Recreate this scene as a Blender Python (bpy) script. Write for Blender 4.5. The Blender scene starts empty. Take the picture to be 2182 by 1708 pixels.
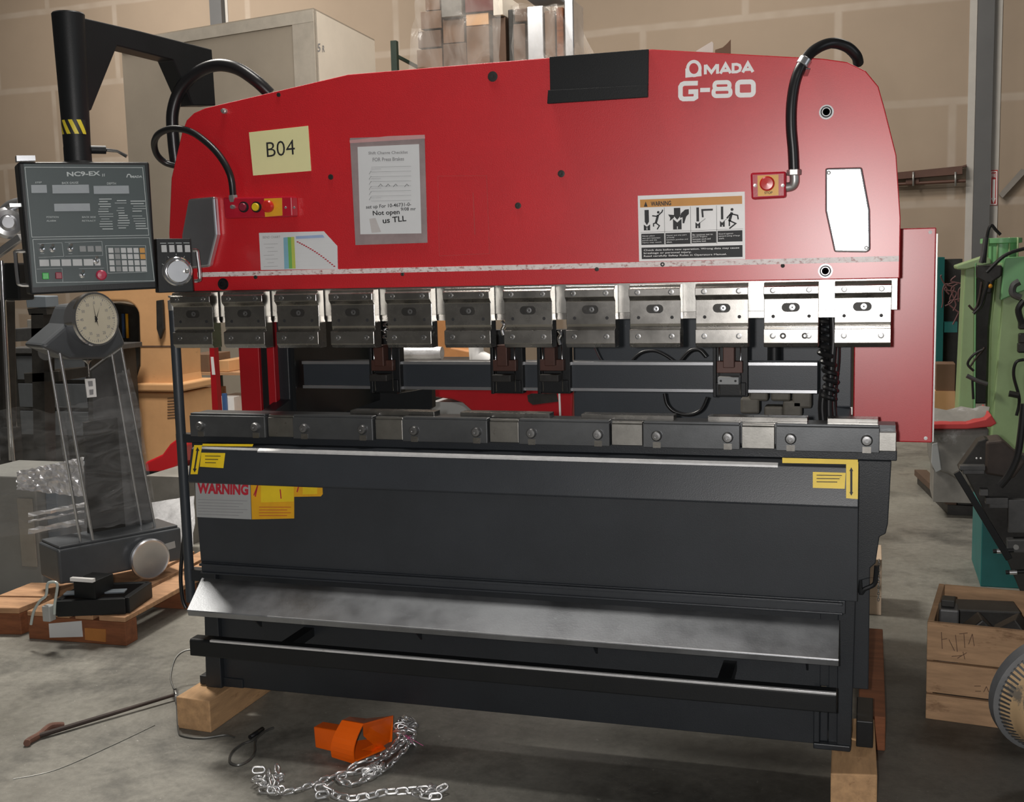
import bpy, bmesh, math, random
from mathutils import Vector as V, Matrix
random.seed(7)
SC = bpy.context.scene
COL = SC.collection
# ---------------------------------------------------------------- camera
W, H = 2182, 1708
CAM = V((2.3187, -3.4845, 1.6064)); YAW, PITCH, ROLL, F = -.3032, -.1212, -.0247, 2446.45
fw = V((math.sin(YAW)*math.cos(PITCH), math.cos(YAW)*math.cos(PITCH), math.sin(PITCH)))
_r0 = V((math.cos(YAW), -math.sin(YAW), 0)); _u0 = _r0.cross(fw)
rt = _r0*math.cos(ROLL) + _u0*math.sin(ROLL); up = -_r0*math.sin(ROLL) + _u0*math.cos(ROLL)
cd = bpy.data.cameras.new('camera'); cam = bpy.data.objects.new('camera', cd); COL.objects.link(cam)
cd.sensor_fit = 'HORIZONTAL'; cd.sensor_width = 36; cd.lens = F/W*36; cd.clip_start = .05; cd.clip_end = 60
cam.matrix_world = Matrix(((rt.x, up.x, -fw.x, CAM.x), (rt.y, up.y, -fw.y, CAM.y), (rt.z, up.z, -fw.z, CAM.z), (0, 0, 0, 1)))
SC.camera = cam
# ---------------------------------------------------------------- light and exposure
SC.view_settings.view_transform = 'Standard'; SC.view_settings.look = 'None'
SC.view_settings.exposure = 0.0; SC.view_settings.gamma = 1.0; SC.view_settings.use_curve_mapping = False
wd = bpy.data.worlds.new('workshop_air'); SC.world = wd; wd.use_nodes = True
wd.node_tree.nodes['Background'].inputs[0].default_value = (1, .95, .88, 1)
wd.node_tree.nodes['Background'].inputs[1].default_value = .055
def area(name, loc, target, sx, sy, power, col):
    l = bpy.data.lights.new(name, 'AREA'); l.shape = 'RECTANGLE'; l.size = sx; l.size_y = sy; l.energy = power; l.color = col
    o = bpy.data.objects.new(name, l); COL.objects.link(o); o.location = loc
    o.rotation_euler = (V(target)-V(loc)).to_track_quat('-Z', 'Y').to_euler(); return o
area('bay_or_fill_light', (-2.1, 2.1, 6.3), (-2.1, 2.1, 0), 1.4, .9, 415, (1, .95, .87))
area('bay_or_fill_light', (3.6, 4.6, 6.3), (3.6, 4.6, 0), 1.4, .9, 45, (1, .95, .87))
area('bay_or_fill_light', (-7.0, 8.0, 6.6), (-7.6, 11.5, 2.5), 2.2, .9, 330, (1, .93, .84))
area('bay_or_fill_light', (1.0, 7.4, 6.6), (1.0, 11.4, 2.5), 2.2, .9, 150, (1, .93, .84))
area('bay_or_fill_light', (.80, -.14, 4.0), (.80, -.14, 0), .8, .2, 36, (1, .96, .90))
area('bay_or_fill_light', (-.9, 5.6, 6.3), (-1.6, 6.4, 3), 1.4, .9, 110, (1, .94, .86))  # added fill, no lamp known here; brightens crate side face and wrapped loads
area('doorway_daylight', (7.5, -3.0, 2.3), (3.4, 4.5, 1.0), 2.2, 2.4, 26, (.86, .93, 1))
fl = bpy.data.lights.new('camera_flash', 'POINT'); fl.energy = 228; fl.shadow_soft_size = .022; fl.color = (1, .97, .95)
fo = bpy.data.objects.new('camera_flash', fl); COL.objects.link(fo); fo.location = CAM + V((-.075, .0, .01))

# ---------------------------------------------------------------- pixel to place helpers
def ray(x, y): return fw + rt*((x-W/2)/F) - up*((y-H/2)/F)
class Surf:
    def __init__(s, p, n): s.p = V(p); s.n = V(n).normalized()
    def at(s, x, y, off=0.0):
        d = ray(x, y); q = s.p + s.n*off
        return CAM + d*(((q-CAM).dot(s.n))/d.dot(s.n))
    def moved(s, off): return Surf(s.p + s.n*off, s.n)
def SY(y): return Surf((0, y, 0), (0, -1, 0))
def SZ(z): return Surf((0, 0, z), (0, 0, 1))
def SX(x): return Surf((x, 0, 0), (1, 0, 0))
def at(x, y, Y): return SY(Y).at(x, y)
def fl_at(x, y, z=0): return SZ(z).at(x, y)

# ---------------------------------------------------------------- mesh builder
class MB:
    def __init__(s): s.v = []; s.f = []; s.sm = []
    def add(s, vs, fs, smooth=False):
        b = len(s.v); s.v += [V(q) for q in vs]
        for f in fs: s.f.append([b+i for i in f]); s.sm.append(smooth)
        return s
    def obox(s, c, ax, ay, az):
        c, ax, ay, az = V(c), V(ax), V(ay), V(az)
        vs = [c+ax*i+ay*j+az*k for k in (-1, 1) for j in (-1, 1) for i in (-1, 1)]
        return s.add(vs, [(0, 2, 3, 1), (4, 5, 7, 6), (0, 1, 5, 4), (2, 6, 7, 3), (0, 4, 6, 2), (1, 3, 7, 5)])
    def box(s, x0, x1, y0, y1, z0, z1):
        return s.obox(((x0+x1)/2, (y0+y1)/2, (z0+z1)/2), ((x1-x0)/2, 0, 0), (0, (y1-y0)/2, 0), (0, 0, (z1-z0)/2))
    def bar(s, a, b, w, h, upv=(0, 0, 1)):
        a, b = V(a), V(b); d = (b-a); n = d.normalized(); u = V(upv)
        if abs(n.dot(u)) > .98: u = V((1, 0, 0))
        x = n.cross(u).normalized(); z = x.cross(n)
        return s.obox((a+b)/2, d/2, x*(w/2), z*(h/2))
    def prism(s, pts, ex):
        n = len(pts); ex = V(ex); P = [V(p) for p in pts]
        vs = P+[p+ex for p in P]
        fs = [tuple(range(n)), tuple(range(2*n-1, n-1, -1))]+[(i, (i+1) % n, n+(i+1) % n, n+i) for i in range(n)]
        return s.add(vs, fs)
    def tube(s, path, r, seg=10, closed=False, smooth=True):
        P = [V(p) for p in path]; n = len(P); rr = r if isinstance(r, (list, tuple)) else [r]*n
        prev = None; vs = []
        for i in range(n):
            a = P[(i-1) % n] if (closed or i > 0) else P[i]; b = P[(i+1) % n] if (closed or i < n-1) else P[i]
            t = (b-a).normalized()
            if prev is None:
                x = t.cross(V((0, 0, 1)))
                if x.length < .1: x = t.cross(V((0, 1, 0)))
            else: x = prev-t*prev.dot(t)
            x.normalize(); prev = x; y = t.cross(x)
            for k in range(seg):
                an = 2*math.pi*k/seg; vs.append(P[i]+(x*math.cos(an)+y*math.sin(an))*rr[i])
        fs = []
        for i in range(n if closed else n-1):
            for k in range(seg):
                a = i*seg+k; b = i*seg+(k+1) % seg; c = ((i+1) % n)*seg
                fs.append((a, b, c+(k+1) % seg, c+k))
        s.add(vs, fs, smooth)
        if not closed:
            b0 = len(s.v)-len(vs)
            s.f.append([b0+k for k in range(seg-1, -1, -1)]); s.sm.append(False)
            s.f.append([b0+(n-1)*seg+k for k in range(seg)]); s.sm.append(False)
        return s
    def cyl(s, a, b, r0, r1=None, seg=24): return s.tube([a, b], [r0, r0 if r1 is None else r1], seg)
    def lathe(s, o, axis, prof, seg=32, smooth=True):
        o = V(o); n = V(axis).normalized(); x = n.cross(V((0, 0, 1)))
        if x.length < .1: x = n.cross(V((0, 1, 0)))
        x.normalize(); y = n.cross(x); m = len(prof); vs = []
        for (r, h) in prof:
            for k in range(seg):
                an = 2*math.pi*k/seg; vs.append(o+n*h+(x*math.cos(an)+y*math.sin(an))*max(r, .0001))
        fs = [(i*seg+k, i*seg+(k+1) % seg, (i+1)*seg+(k+1) % seg, (i+1)*seg+k) for i in range(m-1) for k in range(seg)]
        b0 = len(s.v); s.add(vs, fs, smooth)
        s.f.append([b0+k for k in range(seg-1, -1, -1)]); s.sm.append(False)
        s.f.append([b0+(m-1)*seg+k for k in range(seg)]); s.sm.append(False)
        return s
    def ball(s, c, r, seg=16, rings=10):
        c = V(c); R = V(r) if isinstance(r, (tuple, list)) else V((r, r, r))
        prof = []
        vs = []; fs = []
        for i in range(rings+1):
            th = math.pi*i/rings
            for k in range(seg):
                an = 2*math.pi*k/seg; vs.append(c+V((R.x*math.sin(th)*math.cos(an), R.y*math.sin(th)*math.sin(an), R.z*math.cos(th))))
        for i in range(rings):
            for k in range(seg): fs.append((i*seg+k, i*seg+(k+1) % seg, (i+1)*seg+(k+1) % seg, (i+1)*seg+k))
        return s.add(vs, fs, True)
    def grid(s, rows, smooth=True, flip=False):
        m = len(rows); n = len(rows[0]); vs = [p for r in rows for p in r]
        return s.add(vs, [(i*n+k, i*n+k+1, (i+1)*n+k+1, (i+1)*n+k) for i in range(m-1) for k in range(n-1)], smooth)
def smooth_path(P, n=6, closed=False):
    P = [V(p) for p in P]; out = []; N = len(P)
    for i in range(N if closed else N-1):
        g = lambda j: P[j % N] if closed else P[max(0, min(N-1, j))]
        a, b, c, d = g(i-1), g(i), g(i+1), g(i+2)
        for k in range(n):
            t = k/n
            out.append(.5*((2*b)+(c-a)*t+(2*a-5*b+4*c-d)*t*t+(3*b-a-3*c+d)*t**3))
    if not closed: out.append(P[-1])
    return out
WORG = {}
def obj(name, mb, mat, parent=None, bevel=0, loc=None, subsurf=0, seg=2):
    org = WORG[parent.name] if parent else (V(loc) if loc is not None else V((0, 0, 0)))
    me = bpy.data.meshes.new(name)
    me.from_pydata([tuple(v-org) for v in mb.v], [], mb.f)
    bm = bmesh.new(); bm.from_mesh(me)
    bmesh.ops.recalc_face_normals(bm, faces=bm.faces)
    for e in bm.edges:
        if len(e.link_faces) == 2 and e.calc_face_angle(0) > .6: e.smooth = False
    bm.to_mesh(me); bm.free()
    for p, sm in zip(me.polygons, mb.sm): p.use_smooth = sm
    me.materials.append(mat)
    o = bpy.data.objects.new(name, me); COL.objects.link(o)
    if parent: o.parent = parent
    else: o.location = org
    WORG[o.name] = org
    if bevel:
        b = o.modifiers.new('bevel', 'BEVEL'); b.width = bevel; b.segments = seg; b.limit_method = 'ANGLE'; b.angle_limit = math.radians(40)
    if subsurf:
        b = o.modifiers.new('subd', 'SUBSURF'); b.levels = subsurf; b.render_levels = subsurf
    return o
def tag(o, label, cat, group=None, kind=None):
    o['label'] = label; o['category'] = cat
    if group: o['group'] = group
    if kind: o['kind'] = kind
    return o
def thing(name, loc, label, cat, group=None):
    o = bpy.data.objects.new(name, None); COL.objects.link(o); o.location = loc; o.empty_display_size = .1
    WORG[o.name] = V(loc); return tag(o, label, cat, group)
def struct(name, mb, mat, **k):
    o = obj(name, mb, mat, **k); o['kind'] = 'structure'; return o
def copy_tree(o, parent=None, off=None):
    c = o.copy(); COL.objects.link(c)
    if parent: c.parent = parent
    if off is not None: c.location = o.location + V(off)
    for ch in o.children: copy_tree(ch, c)
    return c
def lab(o, t): o['label'] = t; return o

# ---------------------------------------------------------------- materials
def mat(name, col, rough=.5, metal=0.0, var=.12, scale=6.0, bump=0.0, bscale=200.0, spots=None, stretch=(1, 1, 1), coat=0.0, spec=.5, rvar=0.0):
    m = bpy.data.materials.new(name); m.use_nodes = True; nt = m.node_tree; N = nt.nodes; L = nt.links
    b = N['Principled BSDF']; b.inputs['Roughness'].default_value = rough; b.inputs['Metallic'].default_value = metal
    b.inputs['Coat Weight'].default_value = coat; b.inputs['Coat Roughness'].default_value = .34; b.inputs['Coat IOR'].default_value = 1.75; b.inputs['Specular IOR Level'].default_value = spec
    tc = N.new('ShaderNodeTexCoord'); mp = N.new('ShaderNodeMapping'); mp.inputs['Scale'].default_value = stretch
    L.new(tc.outputs['Object'], mp.inputs['Vector'])
    n = N.new('ShaderNodeTexNoise'); n.inputs['Scale'].default_value = scale; n.inputs['Detail'].default_value = 6; n.inputs['Roughness'].default_value = .65
    L.new(mp.outputs[0], n.inputs['Vector'])
    cr = N.new('ShaderNodeValToRGB'); cr.color_ramp.elements[0].position = .3; cr.color_ramp.elements[1].position = .72
    cr.color_ramp.elements[0].color = tuple(c*(1-var) for c in col)+(1,); cr.color_ramp.elements[1].color = tuple(min(1, c*(1+var)) for c in col)+(1,)
    L.new(n.outputs['Fac'], cr.inputs['Fac']); out = cr.outputs['Color']
    if spots:   # (colour, scale, threshold lo, hi, stretch)
        c2, s2, lo, hi, st = spots
        mp2 = N.new('ShaderNodeMapping'); mp2.inputs['Scale'].default_value = st; L.new(tc.outputs['Object'], mp2.inputs['Vector'])
        n2 = N.new('ShaderNodeTexNoise'); n2.inputs['Scale'].default_value = s2; n2.inputs['Detail'].default_value = 8; n2.inputs['Roughness'].default_value = .7
        L.new(mp2.outputs[0], n2.inputs['Vector'])
        mr = N.new('ShaderNodeMapRange'); mr.inputs['From Min'].default_value = lo; mr.inputs['From Max'].default_value = hi; L.new(n2.outputs['Fac'], mr.inputs['Value'])
        mx = N.new('ShaderNodeMix'); mx.data_type = 'RGBA'; L.new(mr.outputs[0], mx.inputs['Factor']); L.new(out, mx.inputs['A']); mx.inputs['B'].default_value = tuple(c2)+(1,)
        out = mx.outputs['Result']
    L.new(out, b.inputs['Base Color'])
    if rvar:
        mr2 = N.new('ShaderNodeMapRange'); mr2.inputs['To Min'].default_value = max(.03, rough-rvar); mr2.inputs['To Max'].default_value = min(1, rough+rvar)
        mr2.inputs['From Min'].default_value = .3; mr2.inputs['From Max'].default_value = .7
        L.new(n.outputs['Fac'], mr2.inputs['Value']); L.new(mr2.outputs[0], b.inputs['Roughness'])
    if bump:
        n3 = N.new('ShaderNodeTexNoise'); n3.inputs['Scale'].default_value = bscale; n3.inputs['Detail'].default_value = 3
        L.new(mp.outputs[0], n3.inputs['Vector'])
        bp = N.new('ShaderNodeBump'); bp.inputs['Strength'].default_value = bump; bp.inputs['Distance'].default_value = .002
        L.new(n3.outputs['Fac'], bp.inputs['Height']); L.new(bp.outputs[0], b.inputs['Normal'])
    return m
def emis(name, col, s):
    m = mat(name, col, .4); b = m.node_tree.nodes['Principled BSDF']; b.inputs['Emission Color'].default_value = tuple(col)+(1,); b.inputs['Emission Strength'].default_value = s; return m
def film(name, tint, alpha, rough=.12, bump=.6, bscale=14, stretch=(1, 1, 3)):
    m = bpy.data.materials.new(name); m.use_nodes = True; nt = m.node_tree; N = nt.nodes; L = nt.links
    b = N['Principled BSDF']; b.inputs['Base Color'].default_value = tuple(tint)+(1,); b.inputs['Roughness'].default_value = rough
    tr = N.new('ShaderNodeBsdfTransparent'); mx = N.new('ShaderNodeMixShader')
    tc = N.new('ShaderNodeTexCoord'); mp = N.new('ShaderNodeMapping'); mp.inputs['Scale'].default_value = stretch
    L.new(tc.outputs['Object'], mp.inputs[0]); n = N.new('ShaderNodeTexNoise'); n.inputs['Scale'].default_value = bscale; n.inputs['Detail'].default_value = 5; n.inputs['Distortion'].default_value = 1.2
    L.new(mp.outputs[0], n.inputs['Vector'])
    bp = N.new('ShaderNodeBump'); bp.inputs['Strength'].default_value = bump; bp.inputs['Distance'].default_value = .03; L.new(n.outputs['Fac'], bp.inputs['Height']); L.new(bp.outputs[0], b.inputs['Normal'])
    mr = N.new('ShaderNodeMapRange'); mr.inputs['From Min'].default_value = .35; mr.inputs['From Max'].default_value = .7
    mr.inputs['To Min'].default_value = alpha*.35; mr.inputs['To Max'].default_value = min(1, alpha*1.6); L.new(n.outputs['Fac'], mr.inputs['Value'])
    L.new(mr.outputs[0], mx.inputs['Fac']); L.new(tr.outputs[0], mx.inputs[1]); L.new(b.outputs[0], mx.inputs[2])
    L.new(mx.outputs[0], N['Material Output'].inputs['Surface']); return m
M = {}
M['red'] = mat('red_paint', (.60, .004, .012), .5, 0, .08, 3, .8, 300, spec=.3, coat=.9)
M['reddk'] = mat('red_paint_flat', (.42, .005, .012), .42, 0, .12, 4, .1, 300)
M['dark'] = mat('charcoal_paint', (.018, .021, .025), .42, 0, .15, 4, .2, 320, spec=.45)
M['darksheet'] = mat('charcoal_sheet', (.030, .034, .040), .40, 0, .15, 3, .15, 350, spots=((.16, .16, .17), 60, .69, .80, (1, 1, .25)))
M['tray'] = mat('worn_tray_steel', (.30, .31, .325), .44, .9, .25, 4, .12, 160, spots=((.42, .43, .45), 30, .63, .76, (1, 1, 1)), rvar=.12)
M['bluegrey'] = mat('bluegrey_paint', (.036, .043, .052), .42, 0, .1, 4, .12, 300)
M['black'] = mat('black_paint', (.010, .011, .012), .45, 0, .15, 6, .1, 250, spec=.35)
M['rubber'] = mat('black_rubber', (.012, .012, .013), .34, 0, .1, 10)
M['steel'] = mat('ground_steel', (.42, .405, .38), .27, 1.0, .16, 9, .015, 300, spots=((.12, .10, .07), 70, .66, .8, (1, 1, 1)), rvar=.03)
M['steeldk'] = mat('oiled_steel', (.25, .25, .25), .36, .85, .2, 9, .06, 260, rvar=.08)
M['tongue'] = mat('scuffed_steel', (.40, .39, .365), .34, 1.0, .15, 20, .05, 200, spots=((.16, .14, .11), 60, .62, .72, (1, 1, 1)))
M['rail'] = mat('die_rail_steel', (.115, .12, .125), .38, .6, .22, 5, .06, 200, spots=((.35, .35, .35), 45, .7, .8, (.4, 1, 1)))
M['chrome'] = mat('chrome', (.80, .80, .82), .14, 1, .05)
M['alu'] = mat('aluminium', (.62, .63, .65), .30, .9, .06, 20, .04, 400)
M['covergrey'] = mat('silver_cover', (.66, .67, .70), .30, .92, .06, 6, .03, 300)
M['zinc'] = mat('zinc_fitting', (.42, .42, .41), .4, .7, .1, 20)
M['white'] = mat('white_print', (.90, .89, .88), .38, 0, .04, 20)
M['tape'] = mat('worn_white_tape', (.80, .72, .70), .4, 0, .12, 60, spots=((.34, .10, .09), 120, .52, .66, (.6, 1, 1)))
M['paper'] = mat('white_paper', (.70, .71, .72), .6, 0, .03, 6)
M['yellowcard'] = mat('cream_yellow_card', (.83, .79, .42), .55, 0, .03, 5)
M['ink'] = mat('black_ink', (.02, .02, .022), .6)
M['pencil'] = mat('grey_ink', (.28, .28, .29), .6)
M['pouch'] = mat('clear_pouch', (.34, .27, .27), .3, 0, .15, 12, .1, 40)
M['orangeband'] = mat('orange_print', (.62, .28, .05), .45)
M['yellow'] = mat('yellow_label', (.80, .56, .02), .42, 0, .1, 10, spots=((.25, .2, .05), 50, .66, .75, (1, 1, 1)))
M['amber'] = mat('amber_label', (.75, .38, .015), .42, 0, .12, 10)
M['redink'] = mat('red_ink', (.45, .02, .04), .5)
M['greyl'] = mat('grey_label', (.36, .37, .37), .5, 0, .06, 8)
M['green'] = mat('green_print', (.2, .5, .12), .5)
M['cyan'] = mat('cyan_print', (.25, .5, .62), .5)
M['lime'] = mat('lime_print', (.55, .62, .12), .5)
M['estop'] = mat('red_button', (.60, .025, .02), .25, 0, .03)
M['stopplate'] = mat('amber_plate', (.78, .40, .03), .4)
M['redbox'] = mat('red_box', (.46, .012, .03), .32, 0, .05, 8, .06, 200)
M['console'] = mat('slate_panel', (.048, .067, .069), .5, 0, .08, 4, .05, 200)
M['consoleline'] = mat('grey_print', (.42, .46, .46), .5)
M['display'] = mat('display_window', (.33, .36, .38), .22, 0, .06, 12)
M['key'] = mat('grey_key', (.46, .47, .47), .45)
M['keydk'] = mat('dark_key', (.22, .23, .23), .45)
M['keyor'] = mat('orange_key', (.55, .27, .05), .45)
M['lampgreen'] = mat('green_button', (.05, .42, .08), .35)
M['lampred'] = mat('maroon_button', (.25, .02, .04), .35)
M['wood'] = mat('sawn_timber', (.50, .30, .15), .75, 0, .25, 5, .2, 60, stretch=(6, 1, 6), spots=((.22, .11, .05), 12, .6, .75, (4, 1, 4)))
M['woodx'] = mat('pallet_timber', (.50, .28, .15), .75, 0, .3, 5, .2, 60, stretch=(1, 5, 6), spots=((.20, .07, .03), 8, .6, .75, (1, 4, 4)))
M['woodred'] = mat('stained_pallet_timber', (.24, .085, .035), .75, 0, .3, 6, .2, 60, stretch=(1, 4, 6))
M['cratewood'] = mat('weathered_crate_board', (.44, .27, .15), .8, 0, .3, 4, .2, 50, stretch=(1, 1, 7), spots=((.13, .06, .025), 7, .58, .75, (1, 1, 3)))
M['orange'] = mat('orange_enamel', (.96, .14, .004), .32, 0, .06, 6)
M['chain'] = mat('bright_chain_steel', (.78, .78, .78), .36, .9, .1, 40)
M['peach'] = mat('peach_enamel', (.64, .36, .17), .5, 0, .1, 3, spots=((.22, .12, .05), 9, .66, .8, (1, 1, 1)))
M['mgreen'] = mat('pale_green_enamel', (.29, .41, .20), .38, 0, .12, 3, .04, 60)
M['mgreen2'] = mat('mid_green_enamel', (.19, .44, .20), .36, 0, .1, 3)
M['teal'] = mat('teal_enamel', (.012, .15, .145), .5, 0, .15, 4)
M['grime'] = mat('oily_iron', (.035, .033, .030), .5, .3, .4, 8, .3, 50)
M['iron'] = mat('grey_iron', (.10, .10, .10), .45, .4, .3, 8, .2, 60)
M['greybin'] = mat('dirty_grey_plastic', (.22, .21, .19), .6, 0, .3, 4, spots=((.5, .5, .5), 5, .6, .75, (1, 1, 1)))
M['plastic'] = film('stretch_film', (.55, .56, .57), .15, rough=.12, bump=1.0, bscale=4.5)
M['wrapsheet'] = film('crumpled_film', (.66, .62, .58), .20, .14, 1.0, 2.6, (1.6, 1, .8))
M['silverwrap'] = mat('silver_wrap', (.75, .75, .77), .25, .35, .2, 14, 1.0, 70)
M['paleedge'] = mat('pale_edge', (.62, .62, .62), .4, .3, .12, 40, spots=((.15, .15, .15), 60, .64, .74, (.5, 1, 1)))  # pale flecked colour for the cover, tray and foot bar edge strips
M['card'] = mat('brown_carton', (.17, .095, .055), .7, 0, .14, 4)
M['card2'] = mat('dark_carton', (.12, .07, .045), .7, 0, .2, 4)
M['cratelit'] = mat('off_white_board_lit', (.80, .73, .63), .6, 0, .05, 2)  # crate right face: the light falling on it is put into the colour
M['crateshade'] = mat('tan_board_shaded', (.37, .32, .26), .6, 0, .06, 2)  # crate front: darkened in the colour as the less lit side
M['rack'] = mat('dark_green_rack', (.02, .035, .025), .5)
M['steelcol'] = mat('grey_primer_column', (.11, .112, .115), .6, 0, .08, 2)
M['jointtape'] = mat('column_joint_tape', (.50, .48, .45), .8, 0, .05, 6)
M['pipe'] = mat('brown_pipe', (.10, .045, .03), .5, 0, .15, 6)
M['sign'] = mat('red_sign', (.50, .04, .04), .5)
M['gauge'] = mat('grey_hammer_paint', (.085, .092, .10), .38, .1, .12, 8, .1, 150)
M['dialface'] = mat('cream_dial', (.66, .61, .48), .4, 0, .04, 6)
M['greycab'] = mat('wrapped_grey_steel', (.26, .26, .245), .4, 0, .1, 3)
M['bluecab'] = mat('bluegrey_steel', (.19, .22, .25), .4, 0, .1, 3)
M['paledrum'] = mat('peeling_cream_drum', (.62, .43, .24), .55, 0, .1, 3, spots=((.22, .19, .15), 6, .57, .62, (1, 1, 1)))
M['ribgrey'] = mat('grey_ribbed_rim', (.16, .165, .17), .5, 0, .25, 5)
M['blue'] = mat('blue_print', (.05, .12, .3), .5)
M['rust'] = mat('rusty_rod', (.045, .03, .025), .6, .2, .3, 10)
M['brownblock'] = mat('brown_gauge_block', (.085, .035, .025), .45, .2, .15, 20)
M['skin'] = mat('galvanised_wire', (.16, .16, .15), .4, .7, .2, 30)
# floor: sealed concrete with stains
def floor_mat():
    m = mat('concrete', (.235, .225, .195), .5, 0, .22, 1.1, .08, 40, spots=((.075, .073, .064), 1.7, .48, .68, (1, 1, 1)), rvar=.18)
    nt = m.node_tree; N = nt.nodes; L = nt.links; b = N['Principled BSDF']; src = b.inputs['Base Color'].links[0].from_socket
    tc = N.new('ShaderNodeTexCoord'); n = N.new('ShaderNodeTexNoise'); n.inputs['Scale'].default_value = 26; n.inputs['Detail'].default_value = 8; n.inputs['Roughness'].default_value = .8
    L.new(tc.outputs['Object'], n.inputs['Vector']); mr = N.new('ShaderNodeMapRange'); mr.inputs['From Min'].default_value = .3; mr.inputs['From Max'].default_value = .7; mr.inputs['To Min'].default_value = .72; mr.inputs['To Max'].default_value = 1.22
    L.new(n.outputs['Fac'], mr.inputs['Value']); mx = N.new('ShaderNodeMix'); mx.data_type = 'RGBA'; mx.blend_type = 'MULTIPLY'; mx.inputs['Factor'].default_value = 1
    L.new(src, mx.inputs['A']); L.new(mr.outputs[0], mx.inputs['B']); L.new(mx.outputs['Result'], b.inputs['Base Color'])
    # fine pale scratches
    n2 = N.new('ShaderNodeTexNoise'); n2.inputs['Scale'].default_value = 34; n2.inputs['Distortion'].default_value = 3; L.new(tc.outputs['Object'], n2.inputs['Vector'])
    r2 = N.new('ShaderNodeMapRange'); r2.inputs['From Min'].default_value = .71; r2.inputs['From Max'].default_value = .77; r2.inputs['To Max'].default_value = .5; L.new(n2.outputs['Fac'], r2.inputs['Value'])
    m2 = N.new('ShaderNodeMix'); m2.data_type = 'RGBA'; L.new(r2.outputs[0], m2.inputs['Factor']); L.new(mx.outputs['Result'], m2.inputs['A']); m2.inputs['B'].default_value = (.6, .58, .54, 1)
    # slab darker in a noisy-edged patch around the press right end
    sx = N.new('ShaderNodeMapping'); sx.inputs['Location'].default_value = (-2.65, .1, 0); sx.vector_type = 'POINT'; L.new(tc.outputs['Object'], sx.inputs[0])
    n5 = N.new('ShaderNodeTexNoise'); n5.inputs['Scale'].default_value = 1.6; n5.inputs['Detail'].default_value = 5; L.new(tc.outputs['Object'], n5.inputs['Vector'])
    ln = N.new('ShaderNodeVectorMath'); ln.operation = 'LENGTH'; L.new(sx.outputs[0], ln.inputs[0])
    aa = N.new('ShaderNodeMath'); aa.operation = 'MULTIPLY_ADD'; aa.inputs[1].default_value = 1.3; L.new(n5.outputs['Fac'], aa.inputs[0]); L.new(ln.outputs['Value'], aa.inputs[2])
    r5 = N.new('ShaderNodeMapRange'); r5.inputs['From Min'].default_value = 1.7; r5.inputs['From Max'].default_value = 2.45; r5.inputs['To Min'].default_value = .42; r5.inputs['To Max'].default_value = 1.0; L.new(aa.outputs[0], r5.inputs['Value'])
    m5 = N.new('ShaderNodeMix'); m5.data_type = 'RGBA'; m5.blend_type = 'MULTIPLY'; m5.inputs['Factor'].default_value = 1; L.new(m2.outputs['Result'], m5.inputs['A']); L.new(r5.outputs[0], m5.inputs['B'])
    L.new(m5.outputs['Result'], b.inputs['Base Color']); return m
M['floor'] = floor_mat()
def wall_mat():
    m = mat('bare_drywall', (.355, .280, .212), .85, 0, .07, .5)
    nt = m.node_tree; N = nt.nodes; L = nt.links; b = N['Principled BSDF']; src = b.inputs['Base Color'].links[0].from_socket
    tc = N.new('ShaderNodeTexCoord'); sp = N.new('ShaderNodeSeparateXYZ'); cb = N.new('ShaderNodeCombineXYZ'); L.new(tc.outputs['Object'], sp.inputs[0])
    nz = N.new('ShaderNodeTexNoise'); nz.inputs['Scale'].default_value = .9; L.new(tc.outputs['Object'], nz.inputs['Vector'])
    ad = N.new('ShaderNodeMath'); ad.operation = 'MULTIPLY_ADD'; ad.inputs[1].default_value = .05; L.new(nz.outputs['Fac'], ad.inputs[0]); L.new(sp.outputs['Z'], ad.inputs[2])
    L.new(sp.outputs['X'], cb.inputs['X']); L.new(ad.outputs[0], cb.inputs['Y'])
    br = N.new('ShaderNodeTexBrick'); L.new(cb.outputs[0], br.inputs['Vector']); br.inputs['Scale'].default_value = 1; br.inputs['Brick Width'].default_value = 2.44; br.inputs['Row Height'].default_value = 1.19
    br.inputs['Mortar Size'].default_value = .062; br.inputs['Mortar Smooth'].default_value = .6; br.offset = .46
    for k in ('Color1', 'Color2'): br.inputs[k].default_value = (0, 0, 0, 1)
    br.inputs['Mortar'].default_value = (1, 1, 1, 1)
    n2 = N.new('ShaderNodeTexNoise'); n2.inputs['Scale'].default_value = 3; L.new(tc.outputs['Object'], n2.inputs['Vector'])
    mu = N.new('ShaderNodeMath'); mu.operation = 'MULTIPLY'; L.new(br.outputs['Fac'], mu.inputs[0]); L.new(n2.outputs['Fac'], mu.inputs[1])
    m2 = N.new('ShaderNodeMath'); m2.operation = 'MULTIPLY'; m2.inputs[1].default_value = 1.4; m2.use_clamp = True; L.new(mu.outputs[0], m2.inputs[0])
    mx = N.new('ShaderNodeMix'); mx.data_type = 'RGBA'; L.new(m2.outputs[0], mx.inputs['Factor']); L.new(src, mx.inputs['A']); mx.inputs['B'].default_value = (.45, .38, .315, 1)
    L.new(mx.outputs['Result'], b.inputs['Base Color']); return m
M['wall'] = wall_mat()

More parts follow.
